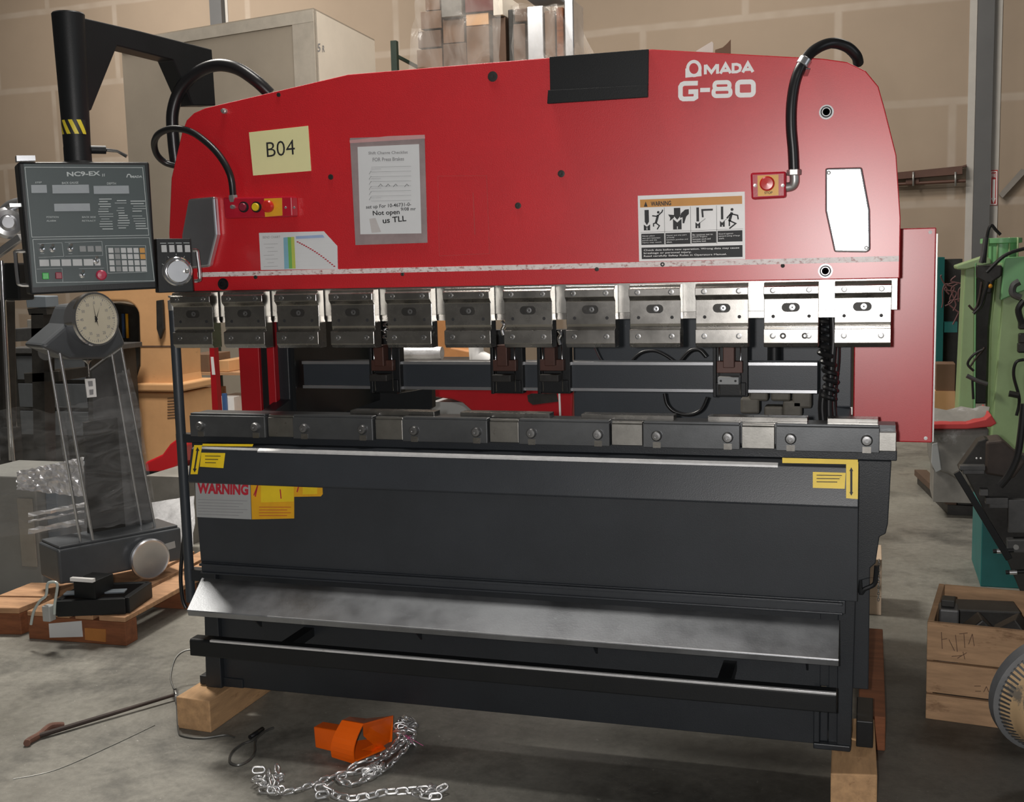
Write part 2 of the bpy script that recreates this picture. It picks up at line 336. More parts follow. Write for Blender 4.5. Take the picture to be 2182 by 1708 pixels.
# ---------------------------------------------------------------- print helpers (decals lie on a Surf)
def flat(mb, px, surf, off=.0006, th=.0006):
    return mb.prism([surf.at(x, y, off) for x, y in px], surf.n*th)
def text_mesh(body, bold=0.0):
    cu = bpy.data.curves.new('lettering', 'FONT'); cu.body = body; cu.size = 1; cu.offset = bold; cu.resolution_u = 3
    o = bpy.data.objects.new('lettering', cu); COL.objects.link(o)
    dg = bpy.context.evaluated_depsgraph_get(); me = bpy.data.meshes.new_from_object(o.evaluated_get(dg))
    vs = [v.co.copy() for v in me.vertices]; fs = [tuple(p.vertices) for p in me.polygons]
    bpy.data.objects.remove(o); bpy.data.curves.remove(cu); bpy.data.meshes.remove(me); return vs, fs
def text(mb, body, bl, br, tl, surf, off=.0014, bold=0.0, shear=0):
    """lettering whose box runs from pixel bl to br along its base and up to tl"""
    vs, fs = text_mesh(body, bold)
    x0 = min(v.x for v in vs); x1 = max(v.x for v in vs); y0 = min(v.y for v in vs); y1 = max(v.y for v in vs)
    o = surf.at(*bl, off); X = surf.at(*br, off)-o; Y = surf.at(*tl, off)-o
    pts = [o+X*((v.x-x0)/(x1-x0))+Y*((v.y-y0)/(y1-y0)) for v in vs]
    return mb.add(pts, fs)
def stroke(mb, pts, w, surf, off=.0014, th=.0004, closed=False):
    P = [surf.at(x, y, off) for x, y in pts]; n = surf.n
    m = len(P)
    L, R = [], []
    for i in range(m):
        a = P[(i-1) % m] if (closed or i) else P[i]; b = P[(i+1) % m] if (closed or i < m-1) else P[i]
        d1 = (P[i]-a).normalized() if (P[i]-a).length > 1e-9 else (b-P[i]).normalized()
        d2 = (b-P[i]).normalized() if (b-P[i]).length > 1e-9 else d1
        s1 = n.cross(d1); s2 = n.cross(d2); s = s1+s2; s = s/max(.2, s.dot(s1)) if s.length > 1e-6 else s1
        L.append(P[i]+s*(w/2)); R.append(P[i]-s*(w/2))
    for i in range(m if closed else m-1):
        j = (i+1) % m
        mb.prism([L[i], L[j], R[j], R[i]], n*th)
    return mb
def rrect(x0, y0, x1, y1, r, n=4):
    out = []
    for cx, cy, a0 in ((x1-r, y0+r, -90), (x1-r, y1-r, 0), (x0+r, y1-r, 90), (x0+r, y0+r, 180)):
        for k in range(n+1):
            a = math.radians(a0+90*k/n); out.append((cx+r*math.cos(a), cy+r*math.sin(a)))
    return out
# ================================================================ SETTING
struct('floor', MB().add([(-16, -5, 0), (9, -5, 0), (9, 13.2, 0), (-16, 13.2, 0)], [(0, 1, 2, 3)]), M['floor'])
wk, wy = -.08, 11.6
WN = V((wk, -1, 0)).normalized(); WALL = Surf((0, wy, 0), WN); wx = V((1, wk, 0)).normalized()
def wallobj():
    me = bpy.data.meshes.new('wall_back'); me.from_pydata([(-16, 0, -2.19), (9.5, 0, -2.19), (9.5, 0, 5.4), (-16, 0, 5.4), (-16, .15, -2.19), (9.5, .15, -2.19), (9.5, .15, 5.4), (-16, .15, 5.4)], [],
        [(0, 1, 2, 3), (7, 6, 5, 4), (0, 4, 5, 1), (3, 2, 6, 7), (0, 3, 7, 4), (1, 5, 6, 2)])
    me.materials.append(M['wall']); o = bpy.data.objects.new('wall_back', me); COL.objects.link(o); o['kind'] = 'structure'
    o.location = (-.52, wy-wk*.52, 2.19); o.rotation_euler = (0, 0, math.atan(wk))
wallobj()
def wallcol(name, px0, px1, pxt0, pxt1, y, ztop, zbot, tw):
    a = WALL.at(px0, y); b = WALL.at(px1, y); w = (b-a).length; c = (a+b)/2
    m = MB().prism([V((a.x, a.y, zbot))+WN*.0, V((b.x, b.y, zbot)), V((b.x, b.y, ztop)), V((a.x, a.y, ztop))], WN*.10)
    o = struct(name, m, M['steelcol'])
    t = MB()
    for q, s in ((a, -1), (b, 1)):
        p0 = q+wx*(s*.004); p1 = q+wx*(s*tw)
        t.prism([V((p0.x, p0.y, zbot)), V((p1.x, p1.y, zbot)), V((p1.x, p1.y, ztop)), V((p0.x, p0.y, ztop))], WN*.012)
    obj('joint_tape', t, M['jointtape'], o)
wallcol('trim_1', 2078, 2114, 0, 0, 250, 7.5, 0.0, .085)
wallcol('trim_2', 455, 480, 0, 0, 20, 7.5, 0.0, .05)
struct('ceiling', MB().box(-17, 9, -5, 13, 7.6, 7.7), mat('pale_roof_deck', (.30, .28, .25), .8))

# ================================================================ PRESS BRAKE
pb = thing('press_brake', (1.2, .3, .117), 'long red and charcoal press brake standing on timber blocks', 'machine')
S0 = SY(0.0)
RT = .07
# --- ram
out = [(0, 1.53), (0, 1.73), (.022, 1.917), (.075, 2.07), (.095, 2.108), (.125, 2.13), (.17, 2.144), (.70, 2.217), (1.69, 2.221), (2.18, 2.158), (2.25, 2.143), (2.30, 2.115), (2.335, 2.07), (2.352, 2.01), (2.386, 1.877), (2.4, 1.70), (2.4, 1.53)]
ram = obj('ram', MB().prism([(x, 0, z) for x, z in out], (0, RT, 0)), M['red'], pb, bevel=.003)
obj('scale_tape', MB().box(.105, 2.397, -.0025, .0, 1.578, 1.594), M['tape'], ram)
# lettering on the ram
m = MB()
cx, cy = 1478.5, 146
stroke(m, [(cx+13.2*math.cos(a), cy+15*math.sin(a)) for a in [math.radians(i*15) for i in range(24)]], .0092, S0, closed=True)
for P in ([(1460.5, 165.5), (1460.5, 146), (1466, 146), (1468.5, 156), (1476, 160.5), (1476, 164)], [(1481, 163.5), (1481, 160), (1489, 155.5), (1490, 146), (1494.5, 145), (1495, 162)]): flat(m, P, S0, .0018, .0003)
kk = lambda P: [(x, y-.05*(x-1500)) for x, y in P]
for i_, P in enumerate(([(1503, 158.5), (1503, 138)], [(1504, 139), (1516, 155), (1528, 139)], [(1529, 138), (1529, 158.5)], [(1535, 158.5), (1546, 139), (1557, 158.5)], [(1540, 152.5), (1552, 152.5)], [(1582.5, 158.5), (1593.5, 139), (1604.5, 158.5)], [(1587.5, 152.5), (1599.5, 152.5)])): stroke(m, kk(P), .0085, S0, off=.0012+.00027*i_)
stroke(m, kk([(1562, 156.5), (1562, 140.5), (1570, 140.5), (1576, 143), (1578, 148.5), (1576, 154), (1570, 156.5)]), .0080, S0, closed=True)
obj('brand_lettering', m, M['white'], ram)
m = MB()
def rr(x0, x1, y0, y1, k=-.025, r=7):   # rounded ring px path with image slope
    return [(x, y+k*(x-1528)) for x, y in rrect(x0, y0, x1, y1, r, 4)]
wS = .0135
stroke(m, rr(1571.5, 1605.5, 176, 204), wS, S0, closed=True)
stroke(m, rr(1522.5, 1554.5, 175.5, 189.5, r=6), .0118, S0, closed=True); stroke(m, rr(1520.5, 1556.5, 189.5, 204.5, r=6), .0118, S0, off=.0017, closed=True)
sk = lambda P: [(x, y-.025*(x-1528)) for x, y in P]
stroke(m, sk([(1487, 176), (1458, 176), (1453, 178), (1450, 183), (1450, 203), (1452, 207), (1456, 209), (1478, 209), (1483, 206), (1483, 194), (1467, 194)]), wS, S0)
stroke(m, sk([(1492, 191), (1513, 191)]), .012, S0)
obj('model_lettering', m, M['white'], ram)
# side covers
def hexcover(name, px, screws, label):
    pts = [S0.at(x, y) for x, y in px]
    c = obj(name, MB().prism(pts, (0, -.028, 0)), M['covergrey'], ram, bevel=.008, seg=3)
    lab(c, label)
    for x, y in screws:
        p = S0.at(x, y, .028); obj('screw', MB().lathe(p, (0, -1, 0), [(.006, -.001), (.006, .002), (.003, .0028), (.003, .001), (0, .001)], 12), M['zinc'], pb)
hexcover('side_cover', [(1759, 359), (1837, 357), (1854, 448), (1855, 532), (1848, 538), (1778, 537), (1759, 450)], [(1766, 368), (1846, 528)], 'silver six-sided cover at the right end of the ram')
hexcover('side_cover', [(410, 424), (466, 419), (472, 500), (455, 568), (395, 575), (396, 500)], [], 'silver six-sided cover at the left end of the ram')
# black plate on the top edge
tp = MB().prism([S0.at(x, y) for x, y in ((1172, 122), (1383, 105.5), (1382, 207), (1174, 219))], (0, -.008, 0))
o = obj('nameplate_cover', tp, M['black'], ram, bevel=.0015)
obj('cover_lip', MB().prism([S0.at(x, y, .008) for x, y in ((1170, 193), (1382, 182), (1382, 208), (1168, 222))], (0, -.014, 0)), M['black'], ram, bevel=.002)
# plugs and bolts on the ram
for x, y, r in ((1050, 163, .016), (1196, 370, .011), (1104, 438, .010), (705, 377, .009), (594, 202, .007), (1412, 563, .008), (1272, 573, .007), (545, 590, .007), (1668, 566, .006), (858, 584, .006)):
    obj('plug', MB().lathe(S0.at(x, y), (0, -1, 0), [(r, -.001), (r, .0022), (r*.6, .003), (0, .002)], 16), M['grime'], ram)
for x, y in ((1761, 239), (1759, 577), (476, 605)):
    p = S0.at(x, y)
    b = obj('bolt', MB().lathe(p, (0, -1, 0), [(.020, -.001), (.020, .003), (.016, .003), (.016, .010), (.008, .010), (.008, .004), (0, .004)], 24), M['black'], ram)
    if x > 1000: obj('bolt_ring', MB().lathe(p, (0, -1, 0), [(.0205, -.001), (.0205, .0042), (.0178, .0042), (.0178, .0032)], 24), M['steeldk'], ram); obj('bolt_rim', MB().lathe(p, (0, -1, 0), [(.0125, .0102), (.0125, .0108), (.0100, .0108), (.0100, .0102)], 20), M['steeldk'], ram)
p = S0.at(480, 237); obj('oil_nipple', MB().lathe(p, (0, -1, 0), [(.009, -.001), (.009, .012), (.006, .014), (.006, .02), (0, .021)], 12), M['zinc'], ram)
# faint glue outline where a sheet used to be
m = MB(); stroke(m, [(933, 375), (1037, 374), (1043, 540), (936, 545)], .0016, S0, off=.0004, th=.0002, closed=True); stroke(m, [(1008, 410), (1012, 500)], .003, S0, off=.0004, th=.0002)
obj('glue_marks', m, mat('glue_residue', (.50, .05, .05), .5), ram)
# --- warning label (four pictograms)
WX = [(1359, 417), (1587, 408), (1588, 552), (1362, 557)]
def W_(u, v, off=0):  # unit square on the warning label -> pixel
    a = [WX[0][i]+(WX[1][i]-WX[0][i])*u for i in (0, 1)]; b = [WX[3][i]+(WX[2][i]-WX[3][i])*u for i in (0, 1)]
    return (a[0]+(b[0]-a[0])*v, a[1]+(b[1]-a[1])*v)
def Q(u0, v0, u1, v1): return [W_(u0, v0), W_(u1, v0), W_(u1, v1), W_(u0, v1)]
wl = obj('warning_label', flat(MB(), Q(0, 0, 1, 1), S0), M['white'], ram)
obj('label_band', flat(MB(), Q(.02, .06, .975, .18), S0, .0013, .0002), M['orangeband'], wl)
m = MB()
text(m, 'WARNING', W_(.12, .165), W_(.31, .163), W_(.12, .095), S0, .0018, .03)
flat(m, [W_(.055, .17), W_(.09, .17), W_(.0725, .09)], S0, .0017, .0002)
for u in (.245, .49, .735): stroke(m, [W_(u, .19), W_(u, .76)], .0009, S0, .0013, .0002)
stroke(m, [W_(.02, .56), W_(.98, .55)], .0007, S0, .0013, .0002)
flat(m, Q(.025, .58, .24, .75), S0, .0013, .0003); flat(m, Q(.252, .58, .485, .75), S0, .0013, .0003); flat(m, Q(.497, .575, .73, .745), S0, .0013, .0003); flat(m, Q(.742, .57, .975, .735), S0, .0013, .0003)
flat(m, Q(.025, .79, .975, .965), S0, .0013, .0003)
# pictograms
flat(m, Q(.06, .22, .10, .40), S0, .0015, .0003); flat(m, [W_(.06, .40), W_(.10, .40), W_(.08, .45)], S0, .0015, .0003)
flat(m, [W_(.05, .44), W_(.08, .475), W_(.11, .44), W_(.11, .53), W_(.05, .53)], S0, .0015, .0003)
def person(u, v, s, pose):
    stroke(m, [W_(u+.01*s, v), W_(u, v+.06*s), W_(u-.01*s, v+.11*s)], .0065*s, S0, .0015, .0003)
    c = S0.at(*W_(u+.012*s, v-.035*s), .0016); m.lathe(c, (0, -1, 0), [(.0036*s, -.0002), (.0036*s, .0003)], 14)
    for P in pose: stroke(m, [W_(u+a*s, v+b*s) for a, b in P], .0034*s, S0, .0015, .0003)
person(.175, .30, 1.1, [[(.01, .01), (.045, -.04), (.05, -.07)], [(.0, .02), (-.04, .01)], [(-.01, .11), (-.03, .12), (-.03, .16)], [(-.01, .11), (.02, .15), (.0, .2)]])
flat(m, Q(.335, .205, .395, .33), S0, .0015, .0003); flat(m, [W_(.335, .33), W_(.395, .33), W_(.365, .385)], S0, .0015, .0003)
flat(m, [W_(.325, .37), W_(.365, .425), W_(.405, .37), W_(.405, .53), W_(.325, .53)], S0, .0015, .0003)
flat(m, [W_(.40, .29), W_(.44, .235), W_(.475, .23), W_(.475, .30), W_(.45, .34), W_(.43, .44), W_(.415, .44), W_(.415, .35), W_(.39, .36)], S0, .0015, .0003)
flat(m, [W_(.28, .30), W_(.335, .31), W_(.335, .35), W_(.295, .40), W_(.30, .35)], S0, .0015, .0003)
flat(m, Q(.545, .21, .57, .42), S0, .0015, .0003); flat(m, [W_(.535, .43), W_(.557, .46), W_(.58, .43), W_(.58, .52), W_(.535, .52)], S0, .0015, .0003)
stroke(m, [W_(.70, .25), W_(.60, .25), W_(.605, .36)], .0055, S0, .0015, .0003); stroke(m, [W_(.57, .45), W_(.63, .38)], .0012, S0, .0015, .0003)
flat(m, Q(.775, .21, .797, .40), S0, .0015, .0003); flat(m, [W_(.765, .42), W_(.785, .45), W_(.81, .42), W_(.81, .51), W_(.765, .51)], S0, .0015, .0003)
person(.865, .30, 1.2, [[(.01, .02), (.055, .04), (.06, .09)], [(.0, .02), (-.03, .07)], [(-.01, .10), (-.01, .17)], [(-.01, .10), (.04, .14), (-.01, .2)]]); stroke(m, [W_(.80, .43), W_(.86, .36)], .0012, S0, .0015, .0003)
obj('label_print', m, M['ink'], wl)
m = MB()
for i, t in enumerate(('Check data before new operation. Wrong data may cause', 'breakage or personal injury.', 'Read carefully Safety Rules in Operators Manual.')):
    v = .85+i*.045; w = (.90, .45, .78)[i]; text(m, t, W_(.045, v), W_(.045+w, v-.003*w), W_(.045, v-.033), S0, .0018, .01)
for c, ls in enumerate((('Never place', 'any part between', 'punch and die', 'injury may result'), ('Never put any part', 'of body', 'between punches and', 'dies.'), ('Be cautious not to', 'pinch fingers', 'between work and', 'machine bed.'), ('Guard against', 'upward swing of large', 'work.'))):
    for i, t in enumerate(ls):
        u = (.035, .262, .507, .752)[c]; v = .63+i*.033; w = min(.20, .0105*len(t)); text(m, t, W_(u, v), W_(u+w, v-.003), W_(u, v-.024), S0, .0018)
for u in (.08, .365, .557, .787): stroke(m, [W_(u, .525), W_(u, .485)], .0022, S0, .0019, .0002)
obj('label_text', m, M['white'], wl)
# --- bend chart label
BC = [(552, 496), (690, 492.5), (719, 524), (720, 573), (556, 575)]
bc = obj('bend_chart_label', flat(MB(), BC, S0), M['paper'], ram)
obj('chart_stripe', flat(MB(), [(604, 506), (613, 505), (616, 572), (606, 573)], S0, .0012, .0003), M['cyan'], bc)
obj('chart_stripe', flat(MB(), [(613, 505), (620, 504.8), (623, 572), (616, 572)], S0, .0012, .0003), M['green'], bc)
obj('chart_stripe', flat(MB(), [(620, 504.8), (627, 504.5), (630, 572), (623, 572)], S0, .0012, .0003), M['lime'], bc)
obj('chart_stripe', flat(MB(), [(630, 503), (688, 500), (692, 506), (631, 509)], S0, .0012, .0003), mat('pale_blue_print', (.35, .46, .68), .5), bc)
m = MB()
for i in range(18):
    t = i/17; x = 632+78*t; y = 514+52*t-4*math.sin(t*3.1); flat(m, [(x, y), (x+4, y), (x+4.6, y+2.4), (x+.6, y+2.4)], S0, .0012, .0003)
obj('chart_marks', m, M['redink'], bc)
m = MB(); text(m, 'BEND CHART', (560, 508), (597, 507), (560, 503), S0)
for i in range(7): stroke(m, [(562+(i % 3)*4, 520+i*8), (592-(i % 2)*8, 519+i*8)], .0009, S0, .0012, .0002)
for i in range(6): stroke(m, [(628, 522+i*9), (712, 518+i*9)], .0005, S0, .0011, .0001)
obj('chart_text', m, M['pencil'], bc)
# --- push button box (left) and stop box (right)
def boxat(px, surf, depth, mtl, name, parent, bevel=.003): return obj(name, MB().prism([surf.at(x, y) for x, y in px], surf.n*depth), mtl, parent, bevel=bevel)
def knob(x, y, surf, off, r, h, mtl, name, parent, mush=True):
    p = surf.at(x, y, off); pr = [(r*.55, -.001), (r*.55, h*.45), (r, h*.5), (r, h*.85), (r*.8, h), (0, h*1.03)] if mush else [(r, -.001), (r, h*.8), (r*.85, h), (0, h)]
    return obj(name, MB().lathe(p, surf.n, pr, 24), mtl, parent)
sb = boxat([(1602, 370), (1677, 367), (1677, 422), (1604, 426)], S0, .045, M['redbox'], 'stop_box', pb, .006); S1 = SY(-.045)
obj('stop_plate', flat(MB(), [(1614, 374), (1659, 372), (1659, 416), (1615, 418)], S1, .0, .001), M['stopplate'], sb)
knob(1636, 392, S1, .001, .021, .03, M['estop'], 'stop_button', sb)
m = MB(); text(m, 'STOP', (1629, 413.5), (1646, 412.8), (1629, 408), S1, .0016, .02); obj('stop_text', m, M['ink'], sb)
for x in (1609, 1668): obj('screw', MB().lathe(S1.at(x, 395), (0, -1, 0), [(.005, -.001), (.005, .0015), (0, .001)], 10), M['zinc'], sb)
pbx = boxat([(488, 422), (634, 419), (636, 462), (492, 466)], S0, .04, M['redbox'], 'push_button_box', pb, .005); S2 = SY(-.04)
obj('button_plate', flat(MB(), [(563, 423), (601, 421.5), (602, 459), (565, 462)], S2, 0, .001), M['stopplate'], pbx)
knob(577, 440, S2, .001, .020, .03, M['estop'], 'stop_button', pbx)
for x, mm, nm in ((520, M['lampred'], 'push_button'), (547, M['yellow'], 'push_button'), (498, M['zinc'], 'screw')): knob(x, 441, S2, 0, .013 if nm == 'push_button' else .007, .014, mm, nm, pbx, False)
for x in (520, 547): obj('button_collar', MB().lathe(S2.at(x, 441), (0, -1, 0), [(.018, -.001), (.018, .005), (.013, .006), (.013, 0)], 20), M['black'], pbx)
for x in (609, 627): knob(x, 442, S2, 0, .004, .003, M['zinc'], 'screw', pbx, False)
# --- hoses
def hose(name, px, ys, r, seg=12, mt='rubber'):
    P = [at(x, y, Y) for (x, y), Y in zip(px, ys)]
    return obj(name, MB().tube(smooth_path(P, 7), r, seg), M[mt], pb)
hose('conduit_hose', [(376, 352), (370, 300), (368, 240), (385, 190), (420, 155), (462, 139), (505, 146), (545, 172), (575, 200)], [.14, .13, .12, .12, .12, .12, .12, .13, .15], .0215)
hose('conduit_hose', [(497, 420), (491, 375), (470, 335), (440, 303), (405, 280), (368, 274), (340, 284), (329, 303), (334, 328), (352, 346), (380, 354)], [-.03, -.04, -.04, -.04, -.035, -.02, .0, .04, .08, .11, .13], .0115)
hose('conduit_hose', [(1692, 366), (1690, 320), (1686, 270), (1687, 220), (1695, 172), (1711, 135), (1735, 107), (1770, 92), (1803, 99), (1824, 118), (1829, 134)], [-.03, -.032, -.034, -.034, -.03, -.022, .02, .05, .07, .09, .12], .0155)
obj('hose_elbow', MB().tube(smooth_path([S0.at(1676, 399, .022), S0.at(1688, 396, .024), S0.at(1693, 386, .028), S0.at(1692, 362, .03)], 5), [.014]*15+[.017], 14), M['zinc'], pb)
obj('hose_nut', MB().lathe(S0.at(1692, 374, .029), (0, 0, 1), [(.017, 0), (.021, .002), (.021, .016), (.017, .018)], 6, False), M['zinc'], pb)
obj('hose_nut', MB().lathe(S0.at(497, 424, .03), (0, 0, 1), [(.012, -.01), (.016, 0), (.016, .012), (.012, .014)], 6, False), M['zinc'], pb)
c = at(1713, 133, -.02); d = (at(1735, 107, .0)-at(1695, 172, -.03)).normalized()
obj('hose_clamp', MB().lathe(c-d*.012, d, [(.0165, 0), (.019, .002), (.019, .022), (.0165, .024)], 20).bar(c+V((.012, -.012, -.02)), c+V((.004, .016, -.035)), .012, .004), M['alu'], pb)
# --- ram tongue, the light steel edge behind the punch holders
obj('ram_tongue', MB().box(.0, 2.395, .010, .06, 1.44, 1.531), M['tongue'], pb, bevel=.001)
obj('wedge_bar', MB().box(.02, 2.37, .016, .04, 1.42, 1.44), M['steel'], pb)
# --- twelve punch holders
def holder(i, slot_bolt):
    x0 = .1+.2*i-.0775; x1 = x0+.155; xc = x0+.0775
    prof = [(.003, 1.526), (-.036, 1.526), (-.042, 1.516), (-.052, 1.5135), (-.052, 1.492), (-.036, 1.478), (-.036, 1.408), (-.032, 1.395), (-.048, 1.390), (-.048, 1.349), (-.036, 1.336), (.012, 1.336), (.012, 1.418), (.003, 1.43)]
    h = obj('punch_holder', MB().prism([(x0, y, z) for y, z in prof], (.155, 0, 0)), M['steel'] , pb, bevel=.0012)
    for dx in (-.051, .051):
        for z, y in ((1.503, -.052), (1.370, -.048)):
            obj('bolt', MB().lathe((xc+dx, y, z), (0, -1, 0), [(.0085, -.001), (.0085, .002), (.0062, .0024), (.0040, .0024), (.0040, -.002), (0, -.002)], 18), M['steeldk'], h)
        obj('screw_hole', MB().lathe((xc+dx, -.036, 1.4265), (0, -1, 0), [(.0052, -.001), (.0052, .0004), (0, .0004)], 14), M['ink'], h)
    for dx in ((-.022, .040) if i == 10 else ()): obj('bolt', MB().lathe((xc+dx, -.048, 1.370), (0, -1, 0), [(.009, -.001), (.009, .001), (.004, .001), (.004, -.002), (0, -.002)], 18), M['grime'], h)
    slot = [(xc+.012+.013*math.cos(a), -.0365, 1.4525+.013*math.sin(a)) for a in [math.radians(-90+k*18) for k in range(11)]]+[(xc-.014+.013*math.cos(a), -.0365, 1.4525+.013*math.sin(a)) for a in [math.radians(90+k*18) for k in range(11)]]
    obj('adjusting_slot', MB().prism(slot, (0, -.0006, 0)), M['grime'], h)
    obj('slot_bolt', MB().lathe((xc+.003, -.036, 1.4525), (0, -1, 0), [(.0085, 0), (.0085, .0025), (.005, .0028), (.005, .0012), (0, .001)], 18), M['alu'] if i > 7 else M['steeldk'], h)
    return h
for i in range(12): holder(i, None)
# --- side frames behind the ram
def cframe(x0, x1, mtl):
    P = [(.09, 2.12), (.09, 1.52), (.44, 1.46), (.44, 1.10), (.10, 1.02), (.10, .117), (1.25, .117), (1.25, 1.95), (1.05, 2.12)]
    return obj('side_frame', MB().prism([(x0, y, z) for y, z in P], (x1-x0, 0, 0)), mtl, pb, bevel=.004)
lab(cframe(.14, .20, M['dark']), 'left charcoal side frame'); lab(cframe(2.205, 2.265, M['bluegrey']), 'right charcoal side frame')
m = MB()
xa, xb, xc_, xd = [at(x, 800, .42).x for x in (511, 554, 573, 589)]
obj('throat_panel', MB().box(xa, xb, .42, .47, .95, 1.60), M['reddk'], pb, bevel=.003)
obj('throat_panel', MB().box(xc_, xd, .41, .47, .95, 1.60), M['reddk'], pb, bevel=.003)
obj('throat_strip', MB().box(xb, xc_, .435, .47, .95, 1.60), M['black'], pb)
x0 = at(1820, 700, .45).x; x1 = at(1991, 700, .45).x
sp = obj('side_panel', MB().box(x0, x1, .45, .47, .985, 1.68), M['red'], pb, bevel=.004)
obj('panel_edge', MB().box(x1-.012, x1+.006, .472, .62, .985, 1.66), M['zinc'], sp)
for x, z in ((x1-.018, 1.665), (x1-.02, 1.0)): obj('screw', MB().lathe((x, .45, z), (0, -1, 0), [(.006, -.001), (.006, .002), (0, .003)], 12), M['white'], sp)
obj('frame_highlight', MB().box(2.205, x0-.002, .438, .45, 1.075, 1.10), M['steel'], pb)  # steel strip put in as the highlight on the frame face
# rear cabinet and inner covers
xl = at(1222, 800, 1.1).x
obj('rear_cabinet', MB().box(xl, 2.20, 1.10, 1.45, .35, 1.95), M['bluegrey'], pb, bevel=.004)
obj('inner_cover', MB().box(.20, .215, .46, 1.25, .30, 1.90), M['black'], pb)
obj('rear_cover', MB().box(.215, at(845, 800, 1.25).x, 1.25, 1.28, .30, 1.9), M['black'], pb)
obj('support_arm', MB().prism([at(x, y, .85) for x, y in ((690, 893), (850, 838), (920, 826), (921, 868), (880, 893))], (0, .04, 0)), M['black'], pb)
obj('ram_back', MB().box(.2, 2.2, .07, .40, 1.62, 2.08), M['black'], pb)
# --- backgauge
Yb = .50; xb0 = .23; xb1 = at(1742, 800, Yb).x
zt = at(1300, 770, Yb).z; zb = at(1300, 833, Yb).z
bg = obj('backgauge_beam', MB().box(xb0, xb1, Yb, Yb+.06, zb, zt), M['bluegrey'], pb, bevel=.001)
obj('beam_flange', MB().box(xb0, xb1, Yb-.012, Yb, zt-.012, zt), M['alu'], bg, bevel=.001)
obj('beam_flange', MB().box(xb0, xb1, Yb-.012, Yb, zb, zb+.012), M['alu'], bg, bevel=.001)
def stop(px, py, kind):
    Y = Yb-.03; c = at(px, 790, Y); s = .058; z0 = at(px, py, Y).z; z1 = 1.36
    b = obj('backgauge_stop', MB().box(c.x-s, c.x+s, Y, Y+.045, z0, z1).box(c.x-s*.9, c.x+s*.9, Y-.012, Y, z0+.005, z0+.05).box(c.x-s, c.x-s*.8, Y-.02, Y, z0, z1), M['black'], pb, bevel=.002)
    obj('stop_block', MB().box(c.x-s*.32, c.x+s*.32, Y-.06, Y-.012, z0+.105, z1-.05).box(c.x-s*.75, c.x+s*.75, Y-.035, Y-.005, z0+.085, z0+.125), M['brownblock'], b, bevel=.002)
    for dx in (-.62, .62): obj('guide_rod', MB().cyl((c.x+dx*s, Y-.022, z0+.01), (c.x+dx*s, Y-.022, z1), .0024, seg=10), M['chrome'], b)
    obj('stop_nose', MB().box(c.x-s*.6, c.x+s*.6, Y-.075, Y-.02, z0+.05, z0+.075), M['greyl'] if kind else M['grime'], b, bevel=.002)
    if kind:
        for dx in (-.42, .42): obj('screw', MB().lathe((c.x+dx*s, Y-.075, z0+.0625), (0, -1, 0), [(.004, -.001), (.004, .001), (0, .001)], 10), M['ink'], b)
stop(822, 836, 0); stop(1081, 838, 0); stop(1181, 838, 0); stop(1557, 845, 1)
# hanging leads and coil
def coil(px, py0, py1, Y, R, r, turns):
    a = at(px, py0, Y); b = at(px+6, py1, Y); n = turns*12; P = []
    for i in range(n+1):
        t = i/n; an = t*turns*2*math.pi; w = .012*math.sin(t*6)
        P.append(a.lerp(b, t)+V((R*math.cos(an)-w, R*math.sin(an), 0)))
    obj('coil_lead', MB().tube(P, r, 7), M['rubber'], pb)
coil(1757, 650, 850, .30, .0185, .0085, 11)
hose('black_lead', [(1772, 640), (1776, 720), (1770, 800), (1766, 860), (1768, 920)], [.30]*5, .013)
hose('black_lead', [(1782, 650), (1784, 760), (1776, 850), (1782, 920)], [.32]*4, .009)
hose('black_lead', [(1756, 830), (1752, 870), (1758, 930)], [.33]*3, .014)
hose('black_lead', [(1416, 838), (1422, 862), (1440, 878), (1470, 883), (1495, 872), (1508, 846)], [.7]*6, .007)
hose('black_lead', [(1340, 775), (1365, 752), (1392, 747), (1415, 755), (1440, 772)], [.8]*5, .006)
hose('black_lead', [(1448, 772), (1470, 748), (1490, 745), (1505, 760)], [.8]*4, .008)
hose('black_lead', [(1268, 740), (1280, 765), (1290, 775)], [.7]*3, .004, 8, 'chrome')
m = MB()
for i, (x, y) in enumerate(((1600, 862), (1618, 835), (1665, 835), (1690, 868), (1650, 880), (1710, 850))):
    p = at(x, y, .9); m.box(p.x-.035, p.x+.035, .86, .94, p.z-.03, p.z+.03)
obj('screw_bracket', m, mat('dusty_cast_iron', (.13, .12, .10), .6, 0, .3, 12), pb, bevel=.008)
obj('screw_cylinder', MB().cyl(at(1650, 738, .62), at(1650, 770, .62), .024), M['black'], pb)
P = []
for i in range(40):
    t = i/39; a = at(822-t*2, 672+t*52, .2); P.append(a+V((.006*math.cos(t*26), .006*math.sin(t*26), 0)))
obj('twisted_lead', MB().tube(P, .0035, 7), M['chrome'], pb)
for x, y in ((1071, 692), (1192, 712)):
    hose('cable_tie_end', [(x-2, y-8), (x+3, y), (x-1, y+10), (x+2, y+22)], [.22]*4, .006, 8, 'chrome')
